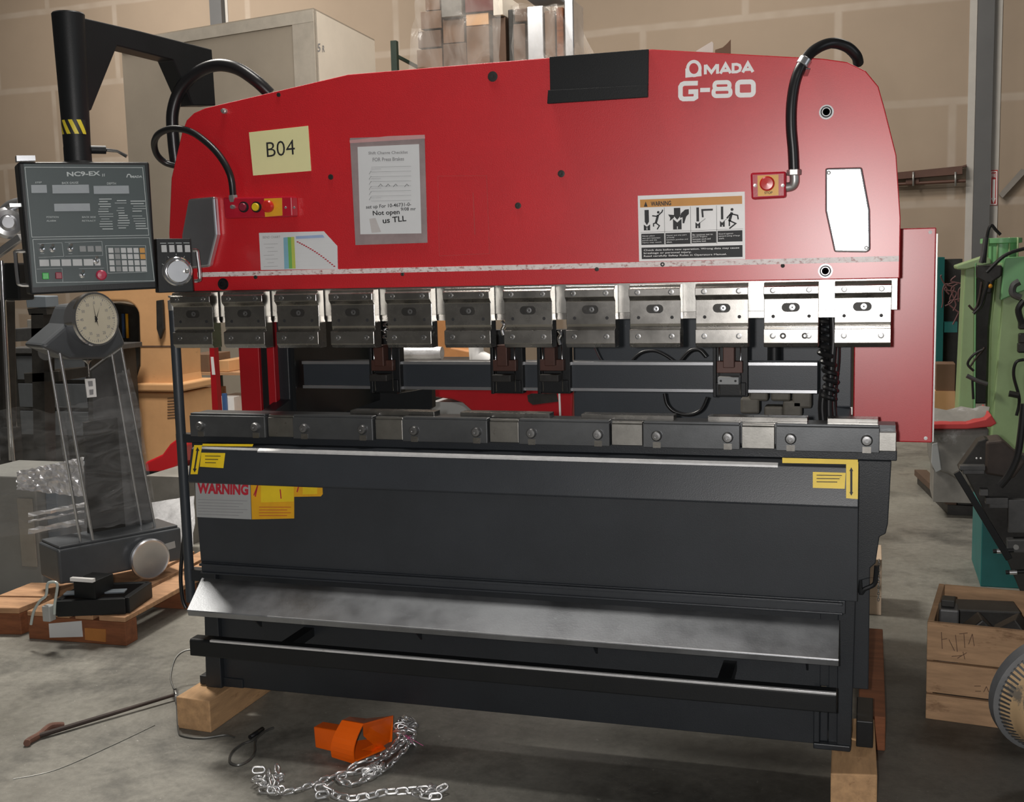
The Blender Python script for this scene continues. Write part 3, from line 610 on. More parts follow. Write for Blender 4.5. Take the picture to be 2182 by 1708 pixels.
# --- lower beam, die rails
obj('lower_beam', MB().box(.11, 2.33, .0, .075, .30, 1.045).box(.06, 2.40, -.03, .075, 1.005, 1.035), M['dark'], pb, bevel=.003)
for i in range(6):
    x0 = .074+i*.397; x1 = x0+.292
    r = obj('die_clamp', MB().box(x0, x1, -.055, -.02, 1.031, 1.104).box(x0+.001, x1-.001, -.05, -.02, 1.104, 1.112), M['rail'], pb, bevel=.002)
    for xx in (x0+.043, x0+.262-.03+.025):
        obj('bolt', MB().lathe((xx, -.055, 1.068), (0, -1, 0), [(.0165, -.001), (.0165, .007), (.0125, .013), (.006, .0135), (.006, .009), (0, .009)], 24), M['steeldk'], r)
        obj('bolt_pad', MB().box(xx-.012, xx+.012, -.058, -.055, 1.031, 1.049), M['steel'], r)
    if i < 5: obj('spacer_block', MB().box(x1+.004, x0+.397-.004, -.042, -.018, 1.033, 1.100).box(x1+.004, x0+.397-.004, -.036, -.018, 1.100, 1.108), M['tongue'], pb, bevel=.002)
obj('spacer_block', MB().box(2.349, 2.397, -.05, .02, 1.036, 1.092), M['tongue'], pb, bevel=.002)
obj('die_bed', MB().box(.074, 2.395, -.02, .06, 1.045, 1.108), M['rail'], pb)
for x0, x1 in ((758, 935), (990, 1178), (1245, 1440), (1512, 1722), (1764, 1871)):
    a = at(x0, 900, .03).x; b = at(x1, 900, .03).x
    obj('die_bar', MB().box(a, b, -.01, .045, 1.108, 1.124), M['steel'], pb, bevel=.001)
# --- front cover, tray, foot bar, base
fc = MB().prism([(.115, y, z) for y, z in ((.0, .600), (.0, 1.004), (-.105, 1.004), (-.119, .998), (-.150, .892), (-.146, .886), (-.112, .884), (-.10, .600))], (2.18, 0, 0))
fcv = obj('front_cover', fc, M['darksheet'], pb, bevel=.002)
ca, cb = V((.115, -.119, .998)), V((.115, -.150, .892))
SC1 = Surf(ca, (0, -.960, .281))
SC2 = Surf((0, -.112, .884), V((0, -.999, -.042)))
obj('cover_edge', MB().prism([(.37, y, z) for y, z in ((-.1065, 1.0045), (-.1195, .9985), (-.1213, .9930), (-.1200, .9930), (-.1185, .9978), (-.1065, 1.0035))], (1.70, 0, 0)), M['paleedge'], fcv)
def decal(name, px, surf, mt, par, off=.0006): return obj(name, flat(MB(), px, surf, off), M[mt], par)
# yellow arrow labels on the cover
def yl(arrow, box, bar, ax):
    a = decal('arrow_label', arrow, SC1, 'yellow', fcv); b = decal('notice_label', box, SC1, 'yellow', fcv); decal('edge_label', bar, SC1, 'yellow', fcv)
    m = MB(); (x0, y0), (x1, y1) = ax; stroke(m, [(x0, y0), (x1, y1)], .006, SC1, .0014)
    for (x, y, s) in ((x0, y0, -1), (x1, y1, 1)): flat(m, [(x-4, y), (x+4, y), (x, y+s*8)], SC1, .0014)
    obj('arrow_print', m, M['ink'], a)
    m = MB(); bx0, by0 = box[0]; bx1, by1 = box[2]
    for k in range(3): stroke(m, [(bx0+8, by0+7+k*7), (bx1-6-k*5, by0+7.5+k*7)], .0022, SC1, .0014)
    obj('notice_print', m, M['ink'], b)
yl([(414, 948), (431, 948), (421, 1010), (406, 1010)], [(429, 964), (480, 965), (476, 997), (426, 994)], [(432, 945), (540, 946), (538, 951), (431, 950)], ((421, 960), (415, 998)))
yl([(1803, 984), (1829, 984), (1828, 1063), (1803, 1061)], [(1732, 1005), (1802, 1007), (1800, 1041), (1732, 1039)], [(1667, 975), (1828, 979), (1828, 989), (1667, 986)], ((1814, 1003), (1814, 1048)))
lw = decal('warning_plate', [(416, 1021), (533, 1026), (536, 1106), (419, 1101)], SC2, 'greyl', fcv)
m = MB(); text(m, 'WARNING', (420, 1051), (529, 1055), (420, 1027), SC2, .0014, .05); obj('plate_text', m, M['redink'], lw)
m = MB()
for k in range(6): stroke(m, [(422, 1064+k*6.2), (527-(k % 3)*9, 1067+k*6.2)], .0022, SC2, .0014)
obj('plate_print', m, M['pencil'], lw)
la = decal('caution_plate', [(534, 1026), (683, 1029), (687, 1034), (688, 1052), (684, 1057), (627, 1058), (627, 1104), (537, 1106)], SC2, 'amber', fcv)
m = MB()
for P in ([(541, 1055), (550, 1032)], [(549, 1033), (544, 1058)], [(597, 1042), (599, 1062)], [(633, 1048), (637, 1033)]): stroke(m, P, .004, SC2, .0014)
for k in range(4): stroke(m, [(552, 1080+k*6), (620-(k % 2)*8, 1080+k*6)], .0016, SC2, .0014)
obj('plate_print', m, M['redink'], la)
m = MB(); flat(m, [(556, 1031), (626, 1030), (626, 1068), (556, 1070)], SC2, .0011, .0002); flat(m, [(645, 1034), (676, 1034), (676, 1052), (645, 1053)], SC2, .0011, .0002); obj('plate_panel', m, M['yellow'], la)
obj('cover_flange', MB().box(.118, 2.262, -.103, .0, .562, .600).box(.118, 2.255, -.118, -.10, .588, .597).box(.118, 2.255, -.112, -.10, .560, .566), M['darksheet'], pb, bevel=.002)
obj('bed_side', MB().prism([(x, -.035, z) for x, z in ((2.24, 1.005), (2.385, 1.005), (2.378, .82), (2.372, .79), (2.355, .78), (2.345, .70), (2.33, .685), (2.33, .655), (2.30, .645), (2.29, .58), (2.282, .117), (2.24, .117))], (0, .08, 0)), M['dark'], pb, bevel=.003)
obj('bed_side', MB().prism([(x, -.03, z) for x, z in ((.06, 1.005), (.125, 1.005), (.125, .117), (.06, .117), (.075, .5))], (0, .08, 0)), M['dark'], pb, bevel=.003)
YT = -.27
ty0, tz0, ty1, tz1 = -.12, .548, YT, .482
tray = MB()
n = V((0, tz1-tz0, -(ty1-ty0))).normalized()
xl0, xl1, xr0, xr1 = .128, .162, 2.2465, 2.2485
tray.prism([(xl0, ty0, tz0), (xl1, ty1, tz1), (xr1, ty1, tz1), (xr0, ty0, tz0)], V((0, -.002, -.004)))
tray.prism([(xl1, ty1, tz1), (xr1, ty1, tz1), (xr1, ty1+.006, tz1-.022), (xl1, ty1+.006, tz1-.022)], (0, .004, 0))
tr = obj('chip_tray', tray, M['tray'], pb, bevel=.001)
obj('tray_edge', MB().prism([V((xl1+.30, ty1, tz1))+n*.0006, V((xr1, ty1, tz1))+n*.0006, V((xr1, ty1-.0012, tz1-.004)), V((xl1+.30, ty1-.0012, tz1-.004))], (0, .004, .0)), M['paleedge'], tr)
m = MB()
for x in (.30, .9, 1.5, 2.15): m.prism([(x, -.04, .50), (x, -.20, .50), (x, -.04, .36)], (.006, 0, 0))
obj('tray_bracket', m, M['dark'], tr)
obj('foot_bar', MB().prism([(.160, y, z) for y, z in ((-.265, .374), (-.258, .380), (-.215, .380), (-.215, .322), (-.265, .322))], (2.085, 0, 0)), M['black'], pb, bevel=.003)
obj('foot_bar_edge', MB().box(.24, 2.243, -.2675, -.256, .3755, .3825), M['paleedge'], pb, bevel=.001)
for x in (.45, 1.9): obj('foot_bar_arm', MB().box(x, x+.04, -.22, .0, .33, .36), M['black'], pb)
base = obj('base_frame', MB().box(.060, 2.19, -.006, .06, .117, .56).box(.025, .20, -.012, .07, .117, .150).box(2.215, 2.275, -.02, .06, .117, .5), M['dark'], pb, bevel=.002)
obj('foot_bracket', MB().box(2.172, 2.28, -.045, .0, .117, .135).box(2.172, 2.19, -.04, .0, .135, .30).box(2.19, 2.214, -.025, .0, .135, .28), M['dark'], pb, bevel=.003)
obj('foot_bracket', MB().box(2.296, 2.345, .0, .2, .117, .20), M['black'], pb, bevel=.003)
# guard post at the left end
pa = (.012, 0, 0)
obj('guard_post', MB().cyl((-.0, -.0, .42), (-.0, -.0, 1.50), .0175, seg=16), M['bluegrey'], pb)
obj('post_cap', MB().lathe((0, 0, 1.50), (0, 0, 1), [(.0175, -.035), (.0185, -.03), (.0185, .0), (.010, .002), (.010, .008), (.016, .010), (.016, .016), (0, .018)], 16), M['zinc'], pb)
obj('post_bracket', MB().box(-.015, .10, -.01, .03, .50, .54), M['dark'], pb); obj('post_bracket', MB().box(-.015, .10, -.01, .03, 1.00, 1.03), M['dark'], pb)
hose('black_lead', [(393, 1135), (388, 1180), (385, 1230), (389, 1275), (396, 1295)], [.02]*5, .007)
hose('latch_hook', [(1868, 1205), (1866, 1230), (1862, 1245), (1842, 1255), (1834, 1262), (1832, 1225)], [.0]*6, .007, 8, 'black')
P0 = at(1873, 1195, .02)
m = MB()
for i in range(14): m.tube([P0+V((.003*math.cos(a)*(1 if i % 2 else .3), .003*math.cos(a)*(0 if i % 2 else 1), -.009*i+.006*math.sin(a))) for a in [k*math.pi/4 for k in range(8)]], .0011, 5, True)
obj('keeper_chain', m, M['skin'], pb)

# --- sheets fixed on the ram, each liftable
def sheet(name, px, mt, label, cat, th=.002, surf=S0):
    P = [surf.at(x, y, .0005) for x, y in px]; c = sum(P, V((0, 0, 0)))/len(P)
    return tag(obj(name, MB().prism(P, surf.n*th), M[mt], loc=c), label, cat)
card = sheet('card_sign', [(531, 282), (657, 268), (663.5, 364), (540, 374)], 'yellowcard', 'cream yellow card reading B04 on the red ram', 'sign')
m = MB(); text(m, 'B04', (569, 335), (629, 329), (567, 303), S0, .003, -.004); obj('card_text', m, M['ink'], card)
pou = sheet('document_pouch', [(746, 294), (905, 289), (911, 517), (758, 522)], 'pouch', 'clear plastic pouch holding a checklist page on the red ram', 'document holder')
obj('pouch_edge', MB().prism([S0.at(x, y, .0024) for x, y in ((745, 299), (826, 290), (905, 287), (906, 295), (746, 305))], (0, -.001, 0)), mat('curled_plastic_edge', (.6, .34, .34), .25), pou)
ck = sheet('checklist_page', [(762, 313), (893, 307), (898, 497), (768, 499)], 'paper', 'white checklist page with handwriting inside the plastic pouch', 'paper', .0006, S0.moved(.0022))
SP = S0.moved(.0032)
m = MB(); text(m, 'Shift Change Checklist', (785, 331), (869, 329), (785, 323), SP, .0004, .02); text(m, 'FOR Press Brakes', (794, 344), (861, 342), (794, 336), SP, .0004, .02)
for i in range(8):
    y = 354+i*10.3; stroke(m, [(791, y+2), (876, y)], .0009, SP, .0003, .0002)
    if i % 2 == 0: stroke(m, [(791, y+6), (812, y+5.5)], .0007, SP, .0003, .0002)
obj('page_print', m, M['pencil'], ck)
m = MB(); text(m, 'set up For 10-46731-0-', (780, 447), (876, 441), (780, 437), SP, .0004, .01, 0); text(m, '9/08 mr', (854, 449), (886, 448), (854, 442), SP, .0004, .01)
text(m, 'Not open', (795, 462), (852, 459), (794, 449), SP, .0004, .02); text(m, 'us TLL', (816, 476), (866, 471), (815, 464), SP, .0004, .02)
for i in range(6): stroke(m, [(788, 369+i*11), (786, 372+i*11), (791, 364+i*11)], .0013, SP, .0004, .0002)
for x in (806, 822, 838, 862): stroke(m, [(x, 398), (x+5, 392), (x+9, 396)], .0012, SP, .0004, .0002)
obj('page_handwriting', m, M['ink'], ck)
obj('page_smudge', flat(MB(), [(787, 466), (800, 464), (812, 494), (792, 496)], SP, .0002, .0001), mat('thumb_smudge', (.52, .49, .48), .6), ck)
# ================================================================ CONTROL PENDANT
an = math.radians(45)
CN = V((math.sin(an), -math.cos(an), 0)); CR = V((math.cos(an), math.sin(an), 0))
Cc = at(190, 485, -.42); SC = Surf(Cc, CN)
cp = thing('control_pendant', (Cc.x, Cc.y, 1.53), 'black control pendant with grey keypad panel hanging from a tall arm', 'control panel')
con = obj('console', MB().prism([SC.at(*p) for p in ((38, 345), (318, 345), (335, 615), (65, 628))], -CN*.13), M['black'], cp, bevel=.006)
obj('top_hinge', MB().prism([SC.at(*p, .002) for p in ((35, 331), (75, 331), (76, 342), (36, 343))], -CN*.05), M['alu'], con)
pan = obj('panel', flat(MB(), [(50, 349), (308, 352), (330, 600), (70, 612)], SC, 0, .002), M['console'], con)
SPn = SC.moved(.002)
m = MB()
stroke(m, [(53, 356), (304, 357), (317, 501), (68, 505)], .0016, SPn, .0003, .0002, True)
stroke(m, [(70, 510), (318, 506), (329, 598), (78, 602)], .0016, SPn, .0003, .0002, True)
for P in ([(80, 519), (132, 517), (136, 546), (82, 548)], [(138, 516), (217, 514), (219, 544), (139, 546)], [(78, 573), (132, 571), (134, 600)], [(168, 572), (222, 571)]): stroke(m, P, .0009, SPn, .0003, .0002)
stroke(m, [(225, 523), (310, 523), (313, 579), (230, 582)], .0012, SPn, .0003, .0002, True)
text(m, 'NC9-EX', (143, 376), (214, 374), (142, 366), SPn, .0004, .03); text(m, 'II', (218, 376), (223, 375.7), (218, 370), SPn, .0004)
stroke(m, [(270, 378), (272, 372), (275, 371), (278, 373), (278.5, 378)], .003, SPn, .0003, .0002); text(m, 'MADA', (280, 379), (303, 378.5), (280, 374), SPn, .0004, .03)
text(m, 'STEP', (75, 390.5), (89, 390), (75, 387), SPn, .0004, .01); text(m, 'BACK GAUGE', (132, 392), (167, 391), (132, 387.5), SPn, .0004, .01); text(m, 'DEPTH', (228, 393), (247, 393), (228, 388.5), SPn, .0004, .01)
text(m, 'POSITION', (99, 464), (125, 464), (99, 460.5), SPn, .0004, .01); text(m, 'ALARM', (99, 472), (119, 472), (99, 468.5), SPn, .0004, .01)
text(m, 'BACK SIDE', (175, 464), (204, 464), (175, 460.5), SPn, .0004, .01); text(m, 'RETRACT', (175, 472), (204, 472), (175, 468.5), SPn, .0004, .01)
random.seed(3)
for c, (x0, x1) in enumerate(((206, 238), (244, 272), (278, 309))):
    for r in range(13 if c == 0 else 12):
        y = 426+r*5.3+c*1.2-(2 if c == 0 else 0)
        if random.random() < .86:
            a = x0+r*.6+random.choice((0, 2, 5)); b = x1+r*.5-random.choice((0, 3, 9)); stroke(m, [(a, y), (b, y-.2)], .0028 if random.random() < .6 else .0016, SPn, .0003, .0002)
for x, y in ((88, 521), (150, 519), (90, 540), (150, 540)): stroke(m, [(x-4, y), (x+4, y)], .0012, SPn, .0003, .0002)
obj('panel_print', m, M['consoleline'], con)
def q4(x0, y0, x1, y1, k=-.01): return [(x0, y0), (x1, y0+k*(x1-x0)), (x1+1.2, y1+k*(x1-x0)), (x0+1, y1)]
for b in ((66, 394, 99, 411), (111, 394, 189, 412), (199, 396, 274, 413), (115, 434, 191, 450)): obj('display_window', flat(MB(), q4(*b), SPn, 0, .0015), M['display'], con)
for r in range(4):
    for c in range(6):
        x = 230+c*13.4+r*1.1; y = 528+r*13.2
        mt = 'keyor' if (c == 5 and r < 2) else ('keydk' if c == 1 else 'key')
        obj('key', MB().prism([SPn.at(*p) for p in q4(x, y, x+10.5, y+10.5)], CN*.004), M[mt], con)
for i in range(6): obj('key', MB().prism([SPn.at(*p) for p in q4(83.5+i*23.5, 553-i*.3, 103.5+i*23.5-(8 if i == 5 else 0), 567-i*.3)], CN*.004), M['key'], con)
for i in range(3): obj('key', MB().prism([SPn.at(*p) for p in q4(169+i*16.7, 524, 182+i*16.7, 536)], CN*.004), M['keydk'], con)
for x, y in ((89, 531), (111, 531), (150, 530), (204, 556), (175, 586)):
    p = SPn.at(x, y); obj('toggle_switch', MB().lathe(p, CN, [(.009, -.001), (.009, .004), (.005, .005), (.005, .008), (0, .009)], 14).tube([p+CN*.006, p+CN*.03+V((.0, 0, .012))], [.003, .0045], 8), M['chrome'], con)
for x, y, mt in ((96, 588, 'lampgreen'), (124, 587, 'lampred')): obj('push_button', MB().prism([SPn.at(*p) for p in q4(x-7, y-7, x+7, y+7)], CN*.012), M[mt], con, bevel=.002)
p = SPn.at(215, 586); obj('push_button', MB().lathe(p, CN, [(.016, -.001), (.016, .012), (.012, .016), (0, .017)], 20), mat('rose_button', (.42, .03, .07), .35), con)
# handles on both sides
def handle(pts, name='handle'): obj(name, MB().tube(smooth_path(pts, 5), .006, 10), M['chrome'], cp)
SL = SC
handle([SC.at(55, 535, -.03), SC.at(34, 536, -.03), SC.at(33, 545, -.03), SC.at(38, 597, -.03), SC.at(43, 606, -.03), SC.at(62, 607, -.03)])
obj('side_latch', MB().prism([SC.at(*q, -.04) for q in ((20, 433), (45, 433), (45, 440), (21, 441))], -CN*.03), M['alu'], cp)
# handwheel box
hb = obj('handwheel_box', MB().prism([SC.at(*q, -.005) for q in ((333, 508), (406, 508), (413, 621), (338, 624))], -CN*.055), M['black'], cp, bevel=.003)
SH = SC.moved(-.005)
for i in range(4): obj('key', MB().prism([SH.at(*q) for q in q4(343+i*16.6, 522, 354+i*16.6, 537)], CN*.005), M['key'], hb)
m = MB()
for i in range(4): stroke(m, [(341+i*16.6, 518-i*.2), (354+i*16.6, 518-i*.2)], .0022, SH, .0003, .0002)
for k in range(5):
    a = math.radians(205+k*32); stroke(m, [(376+30*math.cos(a), 578+34*math.sin(a)), (376+34*math.cos(a), 578+38*math.sin(a))], .0012, SH, .0003, .0002)
obj('box_print', m, M['consoleline'], hb)
p = SH.at(376, 578)
obj('handwheel', MB().lathe(p, CN, [(.046, 0), (.047, .008), (.047, .018), (.043, .022), (.037, .022), (.037, .030), (.035, .032), (0, .032)], 40), M['chrome'], hb)
obj('handwheel_dial', MB().lathe(p+CN*.032, CN, [(.034, 0), (.034, .0008), (0, .0008)], 40), M['alu'], hb)
obj('dial_knob', MB().lathe(p+CN*.032+CR*.024, CN, [(.007, 0), (.007, .014), (.005, .016), (0, .016)], 16), M['steel'], hb)
handle([SC.at(410, 533, -.03), SC.at(419, 534, -.03), SC.at(421, 545, -.03), SC.at(426, 588, -.03), SC.at(423, 597, -.03), SC.at(414, 598, -.03)])
# post and arm
px_ = SC.p - CN*.07; PX = V((px_.x, px_.y, 0))
pS = Surf(PX, (CAM-PX).cross(V((0, 0, 1))).cross(V((0, 0, 1))) * -1)
pS = Surf(PX, V((CAM.x-PX.x, CAM.y-PX.y, 0)))
ptop = pS.at(145, 28); pb0 = pS.at(165, 345); pmid = pS.at(163, 315)
rw = (pS.at(180, 60)-pS.at(108, 60)).length/2; rb = (pS.at(195, 300)-pS.at(136, 300)).length/2
ax_ = pS.at(165, 320)
pole = MB().lathe((ax_.x, ax_.y, 0), (0, 0, 1), [(rb, pmid.z), (rw, ptop.z-.004), (rw*.94, ptop.z), (0, ptop.z)], 32)
obj('post', pole, M['black'], cp)
obj('post_collar', MB().lathe((ax_.x, ax_.y, 0), (0, 0, 1), [(rb*1.45, pb0.z-.02), (rb*1.45, pb0.z-.008), (rb*1.02, pb0.z+.002), (rb*1.02, pmid.z+.002)], 32), M['black'], cp)
Rr = at(440, 160, .30)
dirA = V((Rr.x-ax_.x, Rr.y-ax_.y, 0)).normalized(); nA = V((dirA.y, -dirA.x, 0)); SA = Surf((ax_.x, ax_.y, 0), nA)
prof = [(180, 38), (300, 66), (452, 105), (460, 225), (412, 225), (370, 128), (250, 98), (195, 235), (180, 238)]
obj('arm', MB().prism([SA.at(*q, .035) for q in prof], -nA*.07), M['black'], cp, bevel=.004)
# hazard tape round the post
za = pS.at(165, 258).z; zb_ = pS.at(165, 288).z
def rad(z): return rb+(rw-rb)*(z-pmid.z)/(ptop.z-.004-pmid.z)
m = MB(); m2 = MB(); a_v = math.atan2(CAM.y-ax_.y, CAM.x-ax_.x)
N_ = 24; a0, a1 = a_v-1.35, a_v+.75
m.grid([[V((ax_.x+(rad(z)+.0008)*math.cos(a), ax_.y+(rad(z)+.0008)*math.sin(a), z)) for a in [a0+(a1-a0)*k/N_ for k in range(N_+1)]] for z in (zb_, za)])
ht = obj('hazard_tape', m, mat('black_tape', (.02, .02, .018), .5), cp)
for s in range(4):
    b0 = a0+(a1-a0)*(s/3.6-.16); rows = []
    for j in range(5):
        z = zb_+(za-zb_)*j/4; rows.append([V((ax_.x+(rad(z)+.0016)*math.cos(a), ax_.y+(rad(z)+.0016)*math.sin(a), z)) for a in [min(a1, max(a0, b0+.30*k/4+(1-j/4)*.42)) for k in range(5)]])
    m2.grid(rows)
obj('tape_stripes', m2, mat('yellow_tape', (.72, .58, .04), .45), ht)
q0 = V((ax_.x, ax_.y, pS.at(165, 318).z))
obj('clamp_lever', MB().tube([q0+CR*.04, q0+CR*.085+V((0, 0, .0))], .013, 12), M['black'], cp)
obj('lever_rod', MB().tube([q0+CR*.085, SC.at(250, 322, -.06), SC.at(270, 333, -.05)], [.006, .0045, .006], 10), M['chrome'], cp)

# ================================================================ FLOOR THINGS IN FRONT
def timber(name, corners_bottom, z0, z1, mt, label):
    c = sum((V(p) for p in corners_bottom), V((0, 0, 0)))/len(corners_bottom); c.z = z0
    return tag(obj(name, MB().prism([V((p[0], p[1], z0)) for p in corners_bottom], (0, 0, z1-z0)), M[mt], bevel=.004, loc=c), label, 'timber block', 'timber blocks under the press')
timber('timber_block', [(.005, -.135, 0), (.145, -.145, 0), (.155, .36, 0), (.015, .37, 0)], 0, .115, 'wood', 'pale sawn timber block under the left end of the press')
timber('timber_block', [(2.228, -.20, 0), (2.357, -.178, 0), (2.350, .24, 0), (2.222, .22, 0)], 0, .115, 'wood', 'pale sawn timber block under the right front corner of the press')
timber('timber_block', [(2.30, .26, 0), (2.385, .26, 0), (2.385, 1.18, 0), (2.30, 1.18, 0)], 0, .115, 'woodred', 'dark brown timber beam behind the right front block')
g0 = fl_at(1850, 1306)
tb = thing('timber_stack', (g0.x, g0.y+.1, 0), 'pale clean timber offcuts on the floor behind the press right end', 'timber')
for i in range(3): obj('offcut', MB().box(g0.x-.07+i*.005, g0.x+.055, g0.y-.02, g0.y+.25, .085*i+.0005, .085*(i+1)), mat('pale_pine', (.66, .50, .36), .7, 0, .1, 6), tb, bevel=.003)
# orange foot pedal guard / clamp
O = lambda x, y, z=0: fl_at(x, y, z)
oc = thing('foot_pedal', tuple(O(750, 1600)), 'bright orange folded steel foot pedal guard on the floor before the press', 'foot pedal')
Sf = Surf(O(735, 1624), V((-.35, -1, 0)))
def band(px, th, mt, name, surf, ex): return obj(name, MB().prism([surf.at(*p) for p in px], ex), M[mt], oc, bevel=.003)
Y0 = O(735, 1624).y
hoodf = [(736, 1530), (779, 1538), (776, 1560), (760, 1627), (711, 1612), (718, 1570), (727, 1540)]
lft = at(722, 1545, Y0); 
W1 = .006
def plate(pts, th, name):
    n = (V(pts[1])-V(pts[0])).cross(V(pts[2])-V(pts[0])).normalized(); return obj(name, MB().prism(pts, n*th), M['orange'], oc, bevel=.0015)
A = [at(732, 1532, Y0+.02), at(777, 1540, Y0+.01), at(759, 1626, Y0-.005), at(710, 1611, Y0+.0)]
# curved front strap
rows = []
for t in [k/8 for k in range(9)]:
    a = A[0].lerp(A[3], t); b = A[1].lerp(A[2], t); bul = V((-.35, -1, 0)).normalized()*(.030*math.sin(t*math.pi*.85+.25)); rows.append([a+bul, b+bul])
mm = MB(); vs0 = [r[0] for r in rows]; vs1 = [r[1] for r in rows]
for i in range(8): mm.prism([rows[i][0], rows[i][1], rows[i+1][1], rows[i+1][0]], V((.0015, .005, 0)))
obj('front_strap', mm, M['orange'], oc)
# right hood wing with a triangular window
B0, B1, B2, B3 = rows[0][1], at(838, 1524, Y0+.19), at(836, 1578, Y0+.19), rows[4][1]
tri0 = B3.lerp(B2, .02); wing = MB()
B4 = at(826, 1598, Y0+.18); B5 = at(795, 1586, Y0+.09); B6 = at(775, 1568, Y0+.03); B7 = at(773, 1592, Y0+.03)
wing.prism([B0, B1, B2, B4, B5, B6], V((-.004, .004, 0))); wing.prism([B6, B5, B4, at(818, 1601, Y0+.17), at(770, 1598, Y0+.02)][1:], V((-.004, .004, 0))) 
obj('side_wing', wing, M['orange'], oc, bevel=.001)
obj('top_plate', MB().prism([rows[0][0], rows[0][1], B1, at(780, 1530, Y0+.22), at(745, 1526, Y0+.12)], V((0, 0, -.004))), M['orange'], oc)
tl = [at(668, 1548, Y0+.08), at(672, 1592, Y0+.06), at(712, 1602, Y0+.03), at(716, 1556, Y0+.05)]
obj('rear_tongue', MB().prism(tl, V((.01, .05, 0))), M['orange'], oc, bevel=.003)
obj('pedal_base', MB().prism([fl_at(712, 1606), fl_at(760, 1622), fl_at(822, 1596), fl_at(800, 1575), fl_at(730, 1585)], (0, 0, .006)), M['orange'], oc, bevel=.001)
# chains
def link_mesh():
    P = []
    for k in range(16):
        a = 2*math.pi*k/16; P.append(V((.0095*math.cos(a)+(.0095 if math.cos(a) > 0 else -.0095), .0094*math.sin(a), 0)))
    mb = MB().tube(P, .0042, 7, True); me = bpy.data.meshes.new('link'); me.from_pydata([tuple(v) for v in mb.v], [], mb.f)
    for p in me.polygons: p.use_smooth = True
    me.materials.append(M['chain']); return me
LM = link_mesh()
def chain(label, strands, jumble, group=None):
    p0 = fl_at(*strands[0][0]); t = thing('chain', (p0.x, p0.y, 0), label, 'chain'); c = 0
    def link(p, d, roll):
        o = bpy.data.objects.new('link', LM); COL.objects.link(o); o.parent = t
        x = d.normalized(); y = V((0, 0, 1)).cross(x).normalized(); z = x.cross(y); y2 = y*math.cos(roll)+z*math.sin(roll); z2 = x.cross(y2)
        o.matrix_local = Matrix.Translation(p-V((p0.x, p0.y, 0))) @ Matrix((x, y2, z2)).transposed().to_4x4()
    for S in strands:
        P = [fl_at(*q[:2]) for q in S]; Z = [q[2] if len(q) > 2 else 0 for q in S]
        sp = smooth_path([V((p.x, p.y, .008+z)) for p, z in zip(P, Z)], 12); acc = 0; last = sp[0]; i = 0
        for a, b in zip(sp, sp[1:]):
            acc += (b-a).length
            if acc >= .0285:
                acc = 0; d = b-last; link((b+last)/2, d, math.radians(22 if i % 2 else 72)+random.uniform(-.25, .25)); last = b; i += 1; c += 1
    for (x, y, rx, ry, z, n) in jumble:
        for k in range(n):
            q = fl_at(x+random.uniform(-rx, rx), y+random.uniform(-ry, ry)); zz = .008+random.random()*z
            link(V((q.x, q.y, zz)), V((random.uniform(-1, 1), random.uniform(-1, 1), random.uniform(-.3, .3))), random.uniform(0, 3.1)); c += 1
    return t
chain('bright steel lifting chain heaped beside the orange foot pedal', [[(868, 1584, .01), (838, 1612, .01), (806, 1634, .01), (768, 1648), (722, 1654), (690, 1666), (655, 1680), (620, 1690), (590, 1698)], [(856, 1564, .02), (846, 1596, .02), (815, 1622, .015), (780, 1638, .02), (752, 1642, .01), (738, 1650)], [(886, 1572, 0), (858, 1610, .005), (822, 1642), (782, 1664), (745, 1676), (722, 1664), (740, 1655)]], [(870, 1570, 18, 20, .05, 26), (572, 1680, 24, 20, .035, 18), (800, 1648, 30, 8, .02, 9)])
chain('bright steel chain trailing along the bottom edge of the floor', [[(700, 1688), (720, 1702), (750, 1706), (790, 1700), (820, 1692), (860, 1690), (905, 1686), (950, 1688)], [(880, 1694), (910, 1702), (955, 1700)]], [(695, 1694, 14, 12, .012, 6), (930, 1694, 22, 9, .015, 8)])
# ferrule and stray bits
def cable(name, px, r, mt, label, cat, closed=False, zs=None):
    zs = zs or [0]*len(px); P = [fl_at(x, y)+V((0, 0, r+z)) for (x, y), z in zip(px, zs)]
    return tag(obj(name, MB().tube(smooth_path(P, 8, closed), r, 8, closed), M[mt], loc=P[0]), label, cat)
ws = cable('wire_sling', [(583, 1552), (562, 1562), (545, 1580), (543, 1605), (530, 1622), (507, 1632), (490, 1625), (494, 1605), (515, 1588), (540, 1578), (562, 1560)], .0042, 'skin', 'thin looped wire rope lying on the floor right of the timber block', 'wire rope')
obj('ferrule', MB().tube([fl_at(533, 1576)+V((0, 0, .01)), fl_at(560, 1558)+V((0, 0, .01))], .008, 8), M['rubber'], ws)
cable('tie_wire', [(430, 1449), (400, 1450), (377, 1458), (366, 1475), (372, 1490), (379, 1494), (378, 1520), (381, 1560), (392, 1570), (430, 1574), (480, 1567), (500, 1572)], .0035, 'skin', 'grey wire wrapped round the left timber block', 'wire', zs=[.12, .12, .1, .06, .04, .04, .02, 0, 0, 0, 0, 0])
bar = thing('binder_bar', tuple(fl_at(220, 1540)), 'dark thin bar with a rusty hooked end lying on the floor at left', 'bar')
a, b = fl_at(378, 1489)+V((0, 0, .02)), fl_at(70, 1578)+V((0, 0, .012))
obj('rod', MB().tube([a, a.lerp(b, .5), b], [.006, .008, .009], 10), M['rust'], bar)
obj('hook_end', MB().tube(smooth_path([fl_at(135, 1552)+V((0, 0, .012)), fl_at(108, 1560)+V((0, 0, .022)), fl_at(85, 1572)+V((0, 0, .012)), fl_at(62, 1585)+V((0, 0, .012)), fl_at(58, 1590)+V((0, 0, .012))], 5), .012, 10), mat('rust_brown', (.17, .08, .055), .7, .1, .3, 20), bar)
